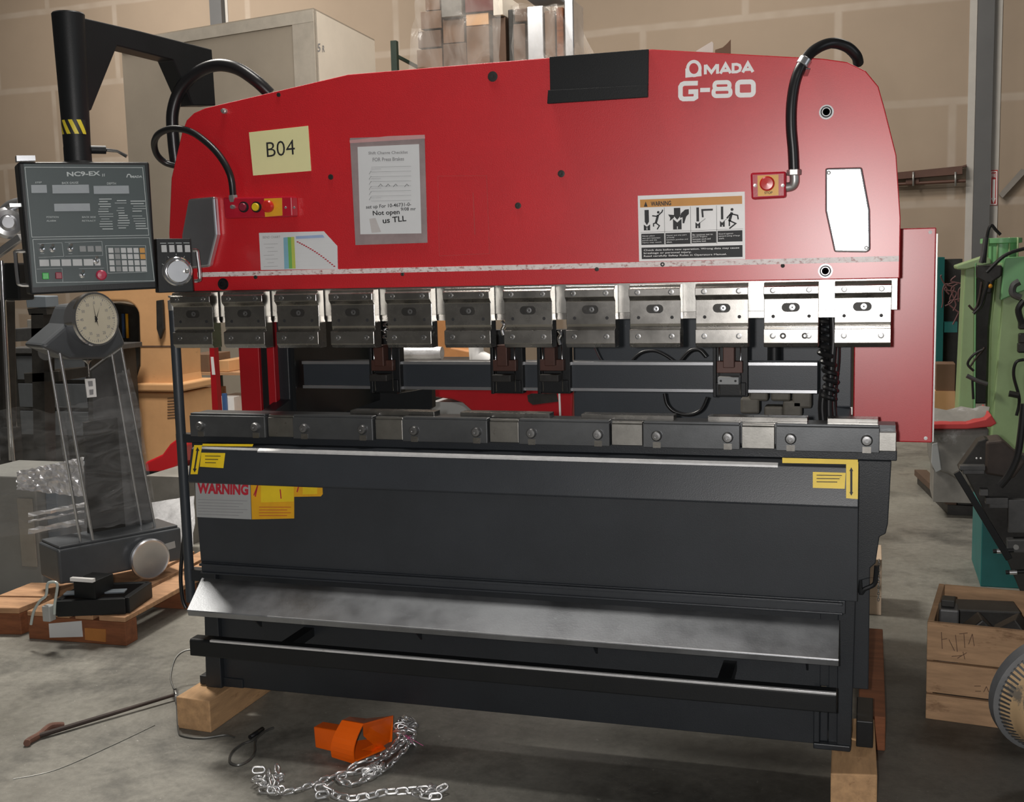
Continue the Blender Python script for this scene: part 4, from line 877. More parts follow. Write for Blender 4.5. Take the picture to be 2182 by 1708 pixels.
obj('pin', MB().tube([fl_at(372, 1478)+V((0, 0, .03)), fl_at(378, 1500)+V((0, 0, .012))], .007, 8), M['zinc'], bar)
cable('thin_cord', [(28, 1660), (120, 1640), (240, 1588), (330, 1545)], .0014, 'skin', 'hair thin cord trailing over the floor at lower left', 'cord')

tf = thing('pink_thread', tuple(fl_at(878, 1572)), 'small pink thread tuft caught on the chain heap', 'thread')
random.seed(2); m = MB()
for k in range(9):
    a = SZ(.05).at(868+random.uniform(-4, 4), 1570+random.uniform(-4, 4)); m.tube([a, SZ(.045).at(868+random.uniform(-14, 22), 1568+random.uniform(-8, 16))], .0009, 5)
m.tube([SZ(.05).at(862, 1566), SZ(.03).at(902, 1588)], .0012, 5)
obj('thread_strands', m, mat('pink_thread', (.55, .12, .28), .7), tf)
# ================================================================ LEFT: DIAL TESTER ON ITS PALLET
gA = SZ(.19).at(128, 1246); gB = SZ(.19).at(390, 1192)
ga = (gB-gA); ga.z = 0; glen = ga.length; ga.normalize(); gn = V((ga.y, -ga.x, 0))     # long axis, outward normal
GS = Surf(gA, gn)
dt = thing('dial_tester', (gA.x, gA.y, .19), 'grey dial tester with white clock face and leaning chrome rods on pallet', 'testing machine')
GB = lambda u, d, z: gA+ga*(u*glen)+gn*d+V((0, 0, z-.19))
hz = GS.at(250, 1148).z
obj('base', MB().prism([GB(0, 0, .19), GB(1, 0, .19), GB(1, 0, hz+.0), GB(0, 0, hz)], -gn*.24), M['gauge'], dt, bevel=.012, seg=3)
obj('base_cap', MB().prism([GB(.02, -.01, hz), GB(.98, -.01, hz), GB(.98, -.23, hz), GB(.02, -.23, hz)], (0, 0, .012)), M['gauge'], dt, bevel=.004)
p = GS.at(312, 1187, .035)
obj('handwheel', MB().lathe(GS.at(312, 1187, .0), gn, [(.02, -.001), (.02, .02), (.092, .022), (.097, .028), (.097, .045), (.090, .050), (.080, .046), (.02, .044), (0, .044)], 40), M['covergrey'], dt)
obj('rating_plate', flat(MB(), [(346, 1160), (372, 1152), (374, 1166), (348, 1174)], GS, .0, .002), M['greyl'], dt)
GM = GS.moved(-.12)          # mid plane with the rods
hd = [(62, 738), (118, 690), (140, 706), (262, 706), (275, 735), (228, 752), (175, 770), (130, 752)]
obj('head', MB().prism([GM.at(*q, .11) for q in [(84, 738), (140, 690), (155, 650), (235, 640), (270, 735), (225, 765), (150, 766)]], -gn*.22), M['gauge'], dt, bevel=.02, seg=3)
obj('head_fin', MB().prism([GM.at(*q, .10) for q in [(90, 742), (150, 680), (150, 700), (102, 746)]], -gn*.16), M['greyl'], dt, bevel=.006)
dc = GM.at(200, 680, .13); dn = V((.965, -.25, .07)).normalized()
R = .120
dial = obj('dial', MB().lathe(dc-dn*.07, dn, [(R*.9, 0), (R*.98, .03), (R*1.02, .07), (R*1.05, .08), (R*1.02, .092), (R*.95, .092), (R*.94, .082), (0, .082)], 48), M['chrome'], dt)
obj('dial_face', MB().lathe(dc+dn*.0125, dn, [(R*.94, 0), (R*.94, .001), (0, .001)], 48), M['dialface'], dial)
dS = Surf(dc+dn*.0135, dn); dx = V((0, 0, 1)).cross(dn).normalized(); dy = dn.cross(dx)
m = MB()
def dP(a, r): return dc+dn*.0142+dx*(r*R*math.sin(a))+dy*(r*R*math.cos(a))
for k in range(60):
    a = k*math.pi/30; w = .0011 if k % 5 else .002; r1 = .88; r0 = .82 if k % 5 else .76
    t = (dx*math.cos(a)-dy*math.sin(a))*w; m.add([dP(a, r0)-t, dP(a, r0)+t, dP(a, r1)+t, dP(a, r1)-t], [(0, 1, 2, 3)])
def num(t, a, r, s):
    vs, fs = text_mesh(t, .01); cx = sum(v.x for v in vs)/len(vs); cy = sum(v.y for v in vs)/len(vs); o = dP(a, r)
    m.add([o+dx*((v.x-cx)*s)+dy*((v.y-cy)*s) for v in vs], fs)
for k in range(12): num(str(k*5 if k else 0), k*math.pi/6, .62, .018)
obj('dial_print', m, M['pencil'], dial)
m = MB()
for a, L_, w in ((.45, .5, .003), (-.12, .72, .002), (2.9, .3, .004)):
    t = (dx*math.cos(a)-dy*math.sin(a))*w; q = dn*.003; m.add([dP(a, -.12)-t+q, dP(a, -.12)+t+q, dP(a, L_)+q], [(0, 1, 2)])
m.lathe(dP(0, 0), dn, [(.006, 0), (.006, .005), (0, .006)], 12)
obj('pointer', m, M['ink'], dial)
def rod(px0, px1, off, r, name='chrome_rod', mt='alu'): obj(name, MB().cyl(GM.at(*px0, off), GM.at(*px1, off), r, seg=12), M[mt], dt)
rod((101, 738), (173, 1162), .09, .0062); rod((124, 732), (200, 1164), .10, .0075); rod((238, 752), (305, 1145), -.02, .0055); rod((256, 728), (332, 1132), .06, .006)
obj('column_plate', MB().prism([GM.at(*q, -.05) for q in ((180, 900), (250, 890), (268, 1130), (190, 1150))], -gn*.02), M['grime'], dt)
obj('rear_column', MB().prism([GM.at(*q, -.06) for q in ((196, 790), (262, 740), (330, 1130), (205, 1160))], -gn*.05), mat('smoked_panel', (.10, .10, .10), .3, 0, .35, 5), dt)
obj('load_spindle', MB().lathe(GM.at(187, 762, .03), (0, 0, -1), [(.02, 0), (.024, .01), (.012, .02), (.004, .03), (.004, .09), (0, .09)], 16), M['steel'], dt)
hk = obj('hook_tag', MB().prism([GM.at(*q, .04) for q in ((181, 807), (203, 806), (206, 845), (186, 847))], -gn*.006), M['white'], dt)
obj('tag_print', MB().prism([GM.at(*q, .041) for q in ((187, 812), (197, 811), (198, 822), (189, 823))], gn*.0006).prism([GM.at(*q, .041) for q in ((190, 830), (199, 829), (199, 840), (191, 841))], gn*.0006), M['pencil'], hk)
# stretch film round the rods
def sheet3(name, px_grid, surf, offs, mt, parent, jit=.006):
    rows = []
    for r in px_grid:
        sp = smooth_path([surf.at(x, y, random.choice(offs)) for x, y in r], 6); rows.append([p_+gn*random.uniform(-jit, jit)+V((0, 0, random.uniform(-jit, jit))) for p_ in sp])
    return obj(name, MB().grid(rows), M[mt], parent)
sheet3('film_wrap', [[(118, 868), (160, 862), (215, 850), (262, 840), (290, 835)], [(125, 905), (168, 900), (225, 893), (275, 885), (300, 880)], [(130, 950), (172, 950), (230, 945), (284, 935), (307, 930)], [(138, 1000), (180, 1000), (240, 995), (290, 988), (315, 983)], [(145, 1060), (190, 1060), (250, 1055), (300, 1045), (325, 1040)], [(152, 1120), (200, 1125), (260, 1118), (310, 1108), (334, 1100)]], GM, [.03, .04, .05], 'plastic', dt)
sheet3('film_wrap', [[(244, 800), (262, 790), (275, 786)], [(255, 850), (275, 846), (289, 840)], [(268, 920), (290, 915), (302, 910)]], GM, [.0, .02], 'plastic', dt)
# tray device beneath the tester
dv = thing('frame_tray', tuple(SZ(.13).at(200, 1310)), 'black open metal frame lying on the pallet front below the tester', 'machine part')
m = MB(); z0 = .128
c1, c2, c3 = SZ(z0).at(124, 1312), SZ(z0).at(270, 1306), SZ(z0).at(280, 1262)
d1 = (c2-c1); d2 = V((-.05, .24, 0))
for s, e in ((c1, c1+d1), (c1+d2, c1+d1+d2), (c1, c1+d2), (c1+d1, c1+d1+d2)): m.bar(s+V((0, 0, .035)), e+V((0, 0, .035)), .03, .07)
obj('frame', m, M['black'], dv, bevel=.003)
obj('frame_plate', MB().bar(c1+d2*.3+V((0, 0, .08)), c1+d2*.3+d1*.9+V((0, 0, .08)), .05, .008), M['bluecab'], dv, bevel=.002)
obj('clamp_block', MB().box(c1.x+.05, c1.x+.16, c1.y+.05, c1.y+.18, z0+.07, z0+.15), M['black'], dv, bevel=.003)
obj('white_label', MB().box(c1.x+.05, c1.x+.165, c1.y+.03, c1.y+.05, z0+.15, z0+.165), M['white'], dv)
st = thing('looped_strap', tuple(SZ(.13).at(100, 1318)), 'pale plastic strap loop standing at the pallet front edge', 'strap')
SQ = SY(SZ(.13).at(100, 1322).y)
obj('strap_band', MB().tube(smooth_path([SQ.at(*q) for q in ((66, 1330), (72, 1302), (85, 1280), (98, 1268), (101, 1245), (108, 1240), (120, 1241), (122, 1252), (117, 1285), (116, 1308))], 6), .006, 8), mat('translucent_strap', (.5, .55, .52), .3), st)
obj('strap_buckle', MB().box(SQ.at(96, 1300).x, SQ.at(112, 1300).x, SQ.p.y-.02, SQ.p.y+.02, .132, .20), mat('clear_buckle', (.42, .43, .42), .3), st, bevel=.004)
# pallets
PA = thing('pallet', (-1.1, .9, 0), 'stained red brown timber pallet under the dial tester', 'pallet')
pc = fl_at(270, 1376); pl = fl_at(62, 1360); pr_ = fl_at(470, 1258)
e1 = (pl-pc); e1.z = 0; l1 = e1.length; e1.normalize(); e2 = (pr_-pc); e2.z = 0; l2 = e2.length+.25; e2.normalize()
pt = lambda a, b, z: V((pc.x, pc.y, 0))+e1*a+e2*b+V((0, 0, z))
for a, w in ((0, .13), (.16, .09), (.28, .11), (l1-.11, .11)):
    if a+w <= l1+.3: obj('deck_board', MB().prism([pt(a, 0, .105), pt(a+w, 0, .105), pt(a+w, l2, .105), pt(a, l2, .105)], (0, 0, .022)), M['woodx'], PA, bevel=.003)
for b in (0, l2*.48, l2-.10): obj('stringer', MB().prism([pt(0, b, 0), pt(l1, b, 0), pt(l1, b+.09, 0), pt(0, b+.09, 0)], (0, 0, .104)), M['woodred'], PA, bevel=.003)
PS = Surf(pc, e1.cross(V((0, 0, 1))) if e1.cross(V((0, 0, 1))).dot(CAM-pc) > 0 else -e1.cross(V((0, 0, 1))))
obj('paper_label', flat(MB(), [(104, 1328), (174, 1322), (177, 1356), (106, 1358)], PS, .001, .001), M['paper'], PA)
obj('end_block', flat(MB(), [(181, 1337), (226, 1340), (226, 1367), (182, 1362)], PS, .0, .003), mat('orange_timber', (.50, .20, .05), .7, 0, .2, 6), PA)
PB = thing('pallet', (-1.6, .8, 0), 'reddish timber pallet at the left edge under the grey cabinet', 'pallet')
q0 = fl_at(46, 1352); q1 = fl_at(-60, 1350)
for z0, z1, mm, dy in ((0, .098, 'woodred', 0.0), (.099, .125, 'woodx', -.005)): obj('deck_board' if z0 else 'stringer', MB().prism([V((q1.x, q1.y+dy, z0)), V((q0.x, q0.y+dy, z0)), V((q0.x+.01, q0.y+.16, z0)), V((q1.x, q1.y+.16, z0))], (0, 0, z1-z0)), M[mm], PB, bevel=.003)
obj('deck_board', MB().prism([V((q1.x, q1.y+.18, .099)), V((q0.x+.0, q0.y+.18, .099)), V((q0.x-.0, q0.y+.40, .099)), V((q1.x, q1.y+.40, .099))], (0, 0, .026)), M['woodx'], PB)
obj('stringer', MB().box(q1.x, q0.x-.02, q0.y+.30, q0.y+.40, 0, .098), M['woodred'], PB)
# grey wrapped cabinet behind, at the left edge
yc = q0.y+.47
xa = at(-70, 1200, yc).x; xb = at(88, 1200, yc).x; zt0 = at(40, 985, yc).z
gc = thing('steel_cabinet', ((xa+xb)/2, yc+.2, 0), 'film wrapped grey steel cabinet at the left edge beside the dial tester', 'cabinet')
obj('cabinet_body', MB().box(xa, xb, yc, yc+.42, 0, at(40, 1015, yc).z), M['greycab'], gc, bevel=.006)
obj('cabinet_door', MB().box(at(40, 1100, yc).x, xb-.02, yc-.006, yc, .17, at(40, 1060, yc).z), mat('beige_steel_door', (.33, .31, .27), .4), gc, bevel=.003)
xs = at(132, 1200, yc+.06).x
obj('side_duct', MB().box(xb+.002, xs, yc+.06, yc+.4, 0, at(90, 1010, yc).z), M['bluecab'], gc, bevel=.005)
rows = []
for j in range(7):
    rows.append([at(x, y, yc-.03+random.uniform(-.02, .02)) for x, y in [(-70+36*i+random.uniform(-4, 4), 865+j*48-(i*(4 if j > 2 else -2))+random.uniform(-6, 6)) for i in range(7)]])
obj('film_wrap', MB().grid(rows), M['plastic'], gc)
rows = []
for j in range(13): rows.append([at(36+6.2*i+random.uniform(-1.6, 1.6), 1004-i*1.35+j*(3.2+i*.17)+random.uniform(-1.6, 1.6), yc-.06+random.uniform(-.007, .007)) for i in range(24)])
obj('crumpled_film', MB().grid(rows, False), M['silverwrap'], gc)  # pale silver sheet stands in for flash highlights on clear film
for y0_, k0_ in ((1092, 10), (1108, 5), (1126, 12)):
    rows = []
    for j in range(3): rows.append([at(60+12*i, y0_-i*2.2+j*k0_*.5+random.uniform(-1.5, 1.5), yc-.06+random.uniform(-.006, .006)) for i in range(11)])
    obj('film_glint', MB().grid(rows, False), M['silverwrap'], gc)  # flash glints on the film, laid in as silver strips
# press column with wheel and chrome tubes at the far left edge
cm = thing('tube_column_machine', (at(10, 800, yc+.60).x, yc+.60, .74), 'machine with tall chrome tubes and grey wheel at the left edge', 'machine')
for x, xx, y0, y1, r in ((3, 24, 555, 870, .013), (-14, -2, 600, 870, .011), (14, 30, 800, 880, .008)): obj('chrome_tube', MB().cyl(at(x, y0, yc+.58), at(xx, y1+110, yc+.58), r, seg=14), M['chrome'], cm)
obj('machine_body', MB().prism([at(*q, yc+.62) for q in ((-60, 620), (6, 640), (12, 1020), (-60, 1020))], (0, .1, 0)), M['grime'], cm, bevel=.01)
wc = at(18, 475, yc+.60)
obj('arm_wheel', MB().lathe(wc, V((.8, -1, .1)), [(.03, -.03), (.07, -.02), (.085, -.01), (.085, .01), (.07, .02), (.045, .012), (.03, .03), (0, .03)], 28), M['covergrey'], cm)
obj('arm_casting', MB().tube(smooth_path([at(*q, yc+.62) for q in ((-40, 530), (-5, 470), (20, 440), (45, 432))], 5), .03, 12), M['covergrey'], cm)
obj('clamp_arm', MB().bar(at(-30, 560, yc+.58), at(45, 505, yc+.58), .03, .04), M['alu'], cm, bevel=.004)
obj('motor_block', MB().prism([at(*q, yc+.58) for q in ((4, 560), (38, 560), (42, 640), (10, 640))], (0, .12, 0)), M['black'], cm, bevel=.01)
obj('support_stand', MB().box(at(-30, 1000, yc+.62).x, at(40, 1000, yc+.62).x, yc+.60, yc+.66, 0, .76), M['grime'], cm)
# small vise like bench machines seen between the rods
Yv = 2.6
bv = thing('bench_machine', (at(85, 900, Yv).x, Yv, 0), 'dark bench machine with a pale box head behind the dial tester', 'machine')
P = lambda x, y, d=0: at(x, y, Yv+d)
obj('head_box', MB().prism([P(*q) for q in ((54, 630), (97, 631), (99, 655), (57, 656))], (0, .12, 0)), M['bluecab'], bv, bevel=.005)
obj('head_plate', MB().prism([P(*q) for q in ((58, 657), (98, 656), (100, 670), (62, 671))], (0, .12, 0)), M['grime'], bv)
obj('column', MB().prism([P(*q) for q in ((66, 668), (92, 668), (98, 1060), (74, 1060))], (0, .1, 0)), M['grime'], bv)
obj('work_table', MB().prism([P(*q) for q in ((25, 700), (135, 695), (137, 722), (27, 728))], (0, .35, 0)), M['iron'], bv, bevel=.005)
obj('lower_table', MB().prism([P(*q) for q in ((50, 795), (125, 790), (126, 812), (52, 816))], (0, .3, 0)), M['grime'], bv, bevel=.005)
obj('foot', MB().box(P(60, 1000).x-.2, P(110, 1000).x+.2, Yv, Yv+.4, 0, .12), M['grime'], bv, bevel=.01)
obj('hand_crank', MB().lathe(P(100, 750), (.3, -1, 0), [(.05, 0), (.055, .01), (.05, .02), (0, .02)], 20), M['iron'], bv)
Yq = 3.7
wk_ = thing('workbench', (at(100, 900, Yq).x, Yq+.3, 0), 'dark steel workbench with drawers far behind the dial tester', 'workbench')
x0, x1 = at(28, 800, Yq).x, at(196, 800, Yq).x; zt = at(100, 752, Yq).z
obj('bench_top', MB().box(x0-.03, x1+.03, Yq-.03, Yq+.6, zt, zt+.04), M['iron'], wk_, bevel=.004)
obj('bench_body', MB().box(x0, x1, Yq, Yq+.55, .0, zt-.001), M['grime'], wk_)
for k in range(3): obj('drawer', MB().box(x0+.05, x1-.05, Yq-.015, Yq-.001, zt-.20-k*.21, zt-.02-k*.21), M['gauge'], wk_, bevel=.003)
bx = tag(obj('parts_box', MB().box(x0+.12, x0+.42, Yq+.05, Yq+.4, zt+.041, zt+.25), M['greybin'], loc=(x0+.27, Yq+.2, zt+.041), bevel=.006), 'grey parts box on the dark workbench behind the dial tester', 'box')
wb = thing('wrapped_bundle', (at(320, 1090, 1.9).x, 1.9, 0), 'low bundle in silver film on a dark base behind the dial tester', 'bundle')
a, b = at(328, 1105, 1.9), at(394, 1170, 1.9)
random.seed(11)
rows = []
for j in range(6):
    rows.append([at(322+i*13+random.uniform(-3, 3), (1070, 1085, 1105, 1128, 1150, 1178)[j]-i*2, 2.2-.06*j+random.uniform(-.02, .02)) for i in range(8)])
obj('film_sheet', MB().grid(rows), M['silverwrap'], wb)
obj('bundle_core', MB().box(at(318, 1150, 2.25).x, at(410, 1150, 2.25).x, 2.25, 2.6, 0, .40), M['greybin'], wb)

# ================================================================ TAN BANDSAW, JACK, BOXES, CRATE (behind at left)
Ys = 4.4
bs = thing('bandsaw', (at(330, 960, Ys).x, Ys+.2, 0), 'tan upright bandsaw with deep curved throat behind the dial tester', 'bandsaw')
SB = SY(Ys)
arc = lambda cx, cy, r, a0, a1, n=7: [(cx+r*math.cos(math.radians(a0+(a1-a0)*k/n)), cy+r*math.sin(math.radians(a0+(a1-a0)*k/n))) for k in range(n+1)]
frame = [(205, 560), (365, 556), (372, 735), (374, 800), (382, 845), (385, 900), (285, 900), (286, 815), (297, 780), (297, 735)]+arc(262, 675, 33, 0, -90, 6)+[(205, 642)]
obj('frame', MB().prism([SB.at(*q) for q in frame], (0, .38, 0)), M['peach'], bs, bevel=.02, seg=3)
b0 = SB.at(280, 828); b1 = SB.at(392, 828)
obj('base_cabinet', MB().box(b0.x, b1.x, Ys-.04, Ys+.42, 0, SB.at(330, 835).z), M['peach'], bs, bevel=.02, seg=3)
obj('table_rim', MB().box(b0.x-.02, b1.x+.02, Ys-.07, Ys+.42, SB.at(330, 832).z, SB.at(330, 815).z), M['peach'], bs, bevel=.015, seg=3)
obj('frame_seam', MB().box(SB.at(300, 737).x, SB.at(372, 737).x, Ys-.004, Ys, SB.at(330, 739).z, SB.at(330, 736).z), M['card2'], bs)
lv = MB()
for k in range(8): stroke(lv, [(357, 848+k*6), (382, 846+k*6)], .006, SY(Ys-.04), .001, .003)
obj('vent_louvre', lv, M['card2'], bs)
obj('blade_guide', MB().prism([SB.at(*q, .01) for q in ((337, 640), (350, 638), (353, 700), (345, 722), (338, 700))], (0, -.03, 0)), M['grime'], bs, bevel=.005)
obj('wheel_housing', MB().prism([SB.at(*q, -.2) for q in ((238, 645), (295, 655), (296, 775), (286, 815), (240, 800))], (0, .1, 0)), M['grime'], bs)
for x, c in ((262, 'blue'), (270, 'amber')): obj('guide_strip', MB().cyl(SB.at(x, 668, -.19), SB.at(x+2, 720, -.19), .012, seg=8), M[c], bs)
Yj = 3.4
rj = thing('floor_jack', (at(350, 1000, Yj).x, Yj, 0), 'red floor jack standing behind the black guard post', 'jack')
obj('jack_body', MB().prism([at(*q, Yj) for q in ((308, 985), (345, 968), (362, 945), (383, 930), (392, 950), (385, 985), (368, 1005), (310, 1008))], (0, .2, 0)), M['red'], rj, bevel=.015, seg=3)
wj = at(378, 998, Yj); obj('jack_wheel', MB().lathe(V((wj.x, Yj-.03, .06)), (0, -1, 0), [(.06, 0), (.06, .03), (0, .035)], 20), M['greyl'], rj)
obj('jack_skid', MB().box(at(306, 1005, Yj).x, at(392, 1005, Yj).x, Yj, Yj+.25, .0, at(340, 1004, Yj).z), M['black'], rj)
# cartons seen through the machine's left gap
Yc = 6.2
def carton(name, px, y, d, mt, label, cat='carton', z0=None):
    P = [at(*q, y) for q in px]; x0 = min(p.x for p in P); x1 = max(p.x for p in P); z1 = max(p.z for p in P); z0 = min(p.z for p in P) if z0 is None else z0
    o = obj(name, MB().box(x0, x1, y, y+d, z0, z1), M[mt], loc=((x0+x1)/2, y+d/2, z0), bevel=.004); tag(o, label, cat)
    t = MB().box((x0+x1)/2-.03, (x0+x1)/2+.03, y-.002, y+d+.0, z1, z1+.001); return o
shelf = thing('storage_rack', (at(455, 880, Yc).x, Yc+.3, 0), 'low steel storage shelves holding cartons, seen through the left gap', 'shelf')
zs1 = at(455, 792, Yc).z; zs0 = at(455, 885, Yc).z; xs0 = at(396, 800, Yc).x; xs1 = at(640, 800, Yc).x
for z in (zs0-.03, zs1-.03): obj('shelf_board', MB().box(xs0, xs1, Yc-.02, Yc+.6, z, z+.028), M['woodx'], shelf)
for x in (xs0, xs1-.04): obj('shelf_post', MB().box(x, x+.04, Yc+.56, Yc+.6, 0, zs1+.5), M['rack'], shelf)
for x in (xs0, xs1-.04): obj('shelf_leg', MB().box(x, x+.04, Yc+.02, Yc+.06, 0, zs0-.03), M['rack'], shelf)
carton('carton', ((398, 755), (446, 792)), Yc+.02, .4, 'card', 'brown carton on the upper shelf left of the red post', z0=zs1)
carton('carton', ((462, 768), (488, 792)), Yc+.02, .4, 'peach', 'pale carton on the upper shelf right of the red post', z0=zs1)
carton('white_box', ((462, 845), (500, 885)), Yc+.02, .35, 'white', 'white box on the lower shelf right of the red post', 'box', z0=zs0)
carton('carton', ((400, 830), (444, 885)), Yc+.05, .35, 'woodx', 'tan carton on the lower shelf left of the red post', z0=zs0)
carton('blue_box', ((472, 838), (482, 862)), Yc-.015, .03, 'blue', 'small dark blue pack before the white box on the lower shelf', 'box', z0=zs0)
Yr = 3.0
rpst = thing('red_stand', (at(455, 800, Yr).x, Yr, 0), 'slim red post standing behind the left end of the press', 'post')
obj('post', MB().prism([at(*q, Yr) for q in ((446, 738), (456, 738), (466, 890), (453, 890))], (0, .05, 0)), M['reddk'], rpst)
pbm = at(460, 890, Yr); obj('post_lower', MB().box(pbm.x-.02, pbm.x+.02, Yr, Yr+.05, .02, pbm.z), M['reddk'], rpst)
obj('post_foot', MB().box(pbm.x-.15, pbm.x+.15, Yr-.1, Yr+.15, 0, .02), M['reddk'], rpst)
obj('post_label', flat(MB(), [(449, 760), (455, 760), (459, 798), (452, 798)], SY(Yr), .0, .001), M['white'], rpst)
# tall pale crate
Yk = 7.5
k0 = at(668, 20, Yk); zt_ = k0.z; kz = Surf((0, 0, zt_), (0, 0, 1))
kL = V((-.208, .12, 0)); kR = V((.036, .15, 0)); Rm = lambda v: rt*v.x+V((fw.x, fw.y, 0))*v.y
depth = (k0-CAM).dot(fw)
vL = Rm(kL)*depth; vL.z = 0; vR = Rm(kR)*depth; vR.z = 0
zb_k = .012
tc_ = thing('crate', (k0.x, k0.y, 0), 'huge pale board crate towering behind the left end of the press', 'crate')
obj('front_face', MB().prism([V((k0.x, k0.y, zb_k)), V((k0.x, k0.y, zt_)), V((k0.x, k0.y, zt_))+vL, V((k0.x, k0.y, zb_k))+vL], vR*.04), M['crateshade'], tc_)
obj('side_face', MB().prism([V((k0.x, k0.y, zb_k))+vR*.001, V((k0.x, k0.y, zt_))+vR*.001, V((k0.x, k0.y, zt_))+vR, V((k0.x, k0.y, zb_k))+vR], -vL*-.03+V((0, 0, 0))), M['cratelit'], tc_)
obj('lid', MB().prism([V((k0.x, k0.y, zt_)), V((k0.x, k0.y, zt_))+vR, V((k0.x, k0.y, zt_))+vR+vL, V((k0.x, k0.y, zt_))+vL], (0, 0, .015)), M['crateshade'], tc_)
nL = vL.cross(V((0, 0, 1))).normalized(); nL = nL if nL.dot(CAM-k0) > 0 else -nL
hb_ = .12
obj('lid_band', MB().prism([V((k0.x, k0.y, zt_-hb_)), V((k0.x, k0.y, zt_)), V((k0.x, k0.y, zt_))+vL, V((k0.x, k0.y, zt_-hb_))+vL], nL*.012), mat('pale_batten', (.50, .455, .39), .6), tc_)
obj('corner_batten', MB().prism([V((k0.x, k0.y, zb_k)), V((k0.x, k0.y, zt_-hb_)), V((k0.x, k0.y, zt_-hb_))+vL*.10, V((k0.x, k0.y, zb_k))+vL*.10], nL*.010), mat('pale_batten', (.46, .415, .355), .6), tc_)
nR = vR.cross(V((0, 0, 1))).normalized(); nR = nR if nR.dot(CAM-k0) > 0 else -nR
KR = Surf(k0, nR); m = MB(); text(m, '5', (677, 111), (683, 110), (677, 93), KR, .003, .02); text(m, 'R', (687, 111), (692, 110), (687, 97), KR, .003, .02)
obj('stencil_mark', m, M['pencil'], tc_)
# rack upright with wrapped goods above the press
Yk2 = 7.0
pr2 = thing('pallet_rack', (at(1000, 130, Yk2).x, Yk2+.4, 0), 'dark green pallet rack behind the press carrying wrapped cartons', 'rack')
xl_, xr_ = at(838, 100, Yk2).x, at(1340, 130, Yk2).x; zd = at(1000, 165, Yk2).z
obj('rack_upright', MB().box(xl_-.03, xl_+.03, Yk2, Yk2+.06, 0, at(838, 86, Yk2).z), M['rack'], pr2, bevel=.004)
obj('rack_upright', MB().box(xl_-.03, xl_+.03, Yk2+.9, Yk2+.96, 0, at(838, 86, Yk2).z-.1), M['rack'], pr2, bevel=.004)
for x in (xr_,): obj('rack_upright', MB().box(x-.03, x+.03, Yk2+.4, Yk2+.46, 0, zd), M['rack'], pr2)
obj('rack_brace', MB().bar(at(843, 118, Yk2+.03), at(890, 143, Yk2+.3), .02, .03), M['rack'], pr2)
obj('rack_deck', MB().box(xl_-.02, xr_+.03, Yk2, Yk2+.96, zd-.08, zd), M['woodx'], pr2)
def wrapped(px, y, d, mt, label, film_px):
    P = [at(*q, y) for q in px]; x0 = min(p.x for p in P); x1 = max(p.x for p in P); zt = max(p.z for p in P)
    t = thing('wrapped_load', ((x0+x1)/2, y+d/2, zd), label, 'wrapped load'); return t, x0, x1, zt
t, x0, x1, zt = wrapped(((880, 0), (1078, 140)), Yk2+.1, .7, 'card', 'film wrapped stack of dark cartons on the rack, left of the two loads', None)
y0 = Yk2+.12; random.seed(5)
def cz(y): return at(950, y, y0).z
for (a, b, ya, yb, mt) in ((884, 938, 100, 150, 'card'), (887, 936, 60, 96, 'card2'), (894, 938, 18, 56, 'card'), (904, 935, -20, 16, 'card'), (940, 990, 92, 150, 'card2'), (940, 985, 38, 90, 'card'), (942, 985, -20, 36, 'greybin'), (992, 1040, 60, 150, 'card'), (990, 1038, 32, 57, 'peach'), (990, 1050, -25, 29, 'sign'), (1046, 1074, 45, 150, 'card2'), (1052, 1072, -5, 42, 'cratelit')):
    xa = at(a, 80, y0).x; xb = at(b, 80, y0).x; obj('carton', MB().box(xa, xb, y0+random.uniform(0, .06), y0+.55, max(zd+.001, cz(yb)), cz(ya)), M[mt] if mt != 'sign' else mat('maroon_carton', (.12, .025, .02), .6), t, bevel=.004)
rows = []
for j in range(7):
    rows.append([at(872+8*(6-j)/3+i*27.5*(.92+.012*j)+random.uniform(-4, 4), -22+j*28+random.uniform(-4, 4), y0-.07+random.uniform(-.04, .02)) for i in range(8)])
obj('film_wrap', MB().grid(rows), M['wrapsheet'], t)
t, x0, x1, zt = wrapped(((1075, 20), (1260, 140)), Yk2+.1, .7, 'card', 'film wrapped machine parts on the rack, right of the two loads', None)
for (a, b, ya, yb, mt) in ((1080, 1092, 30, 150, 'grime'), (1094, 1120, 30, 58, 'card2'), (1090, 1116, 62, 150, 'card2'), (1120, 1156, 28, 150, 'covergrey'), (1158, 1180, 40, 150, 'card'), (1183, 1198, 35, 150, 'woodred'), (1200, 1220, 20, 150, 'covergrey'), (1118, 1185, -5, 12, 'bluecab')):
    xa = at(a, 80, y0).x; xb = at(b, 80, y0).x; zl = max(zd+.001, cz(yb))
    obj('wrapped_part', MB().box(xa, xb, y0+.05, y0+.45, zl, cz(ya)), M[mt], t, bevel=.01)
rows = []
for j in range(7):
    w0 = 1094-j*.5; w1 = 1222+j*9; rows.append([at(w0+(w1-w0)*i/7+random.uniform(-3, 3), 12+j*22+random.uniform(-4, 3), y0-.05+random.uniform(-.04, .02)+(.25 if i > 5 else 0)) for i in range(8)])
rows.insert(0, [at(1090+i*18, 8+random.uniform(-4, 4), y0+.4) for i in range(8)])
obj('film_wrap', MB().grid(rows), M['wrapsheet'], t)
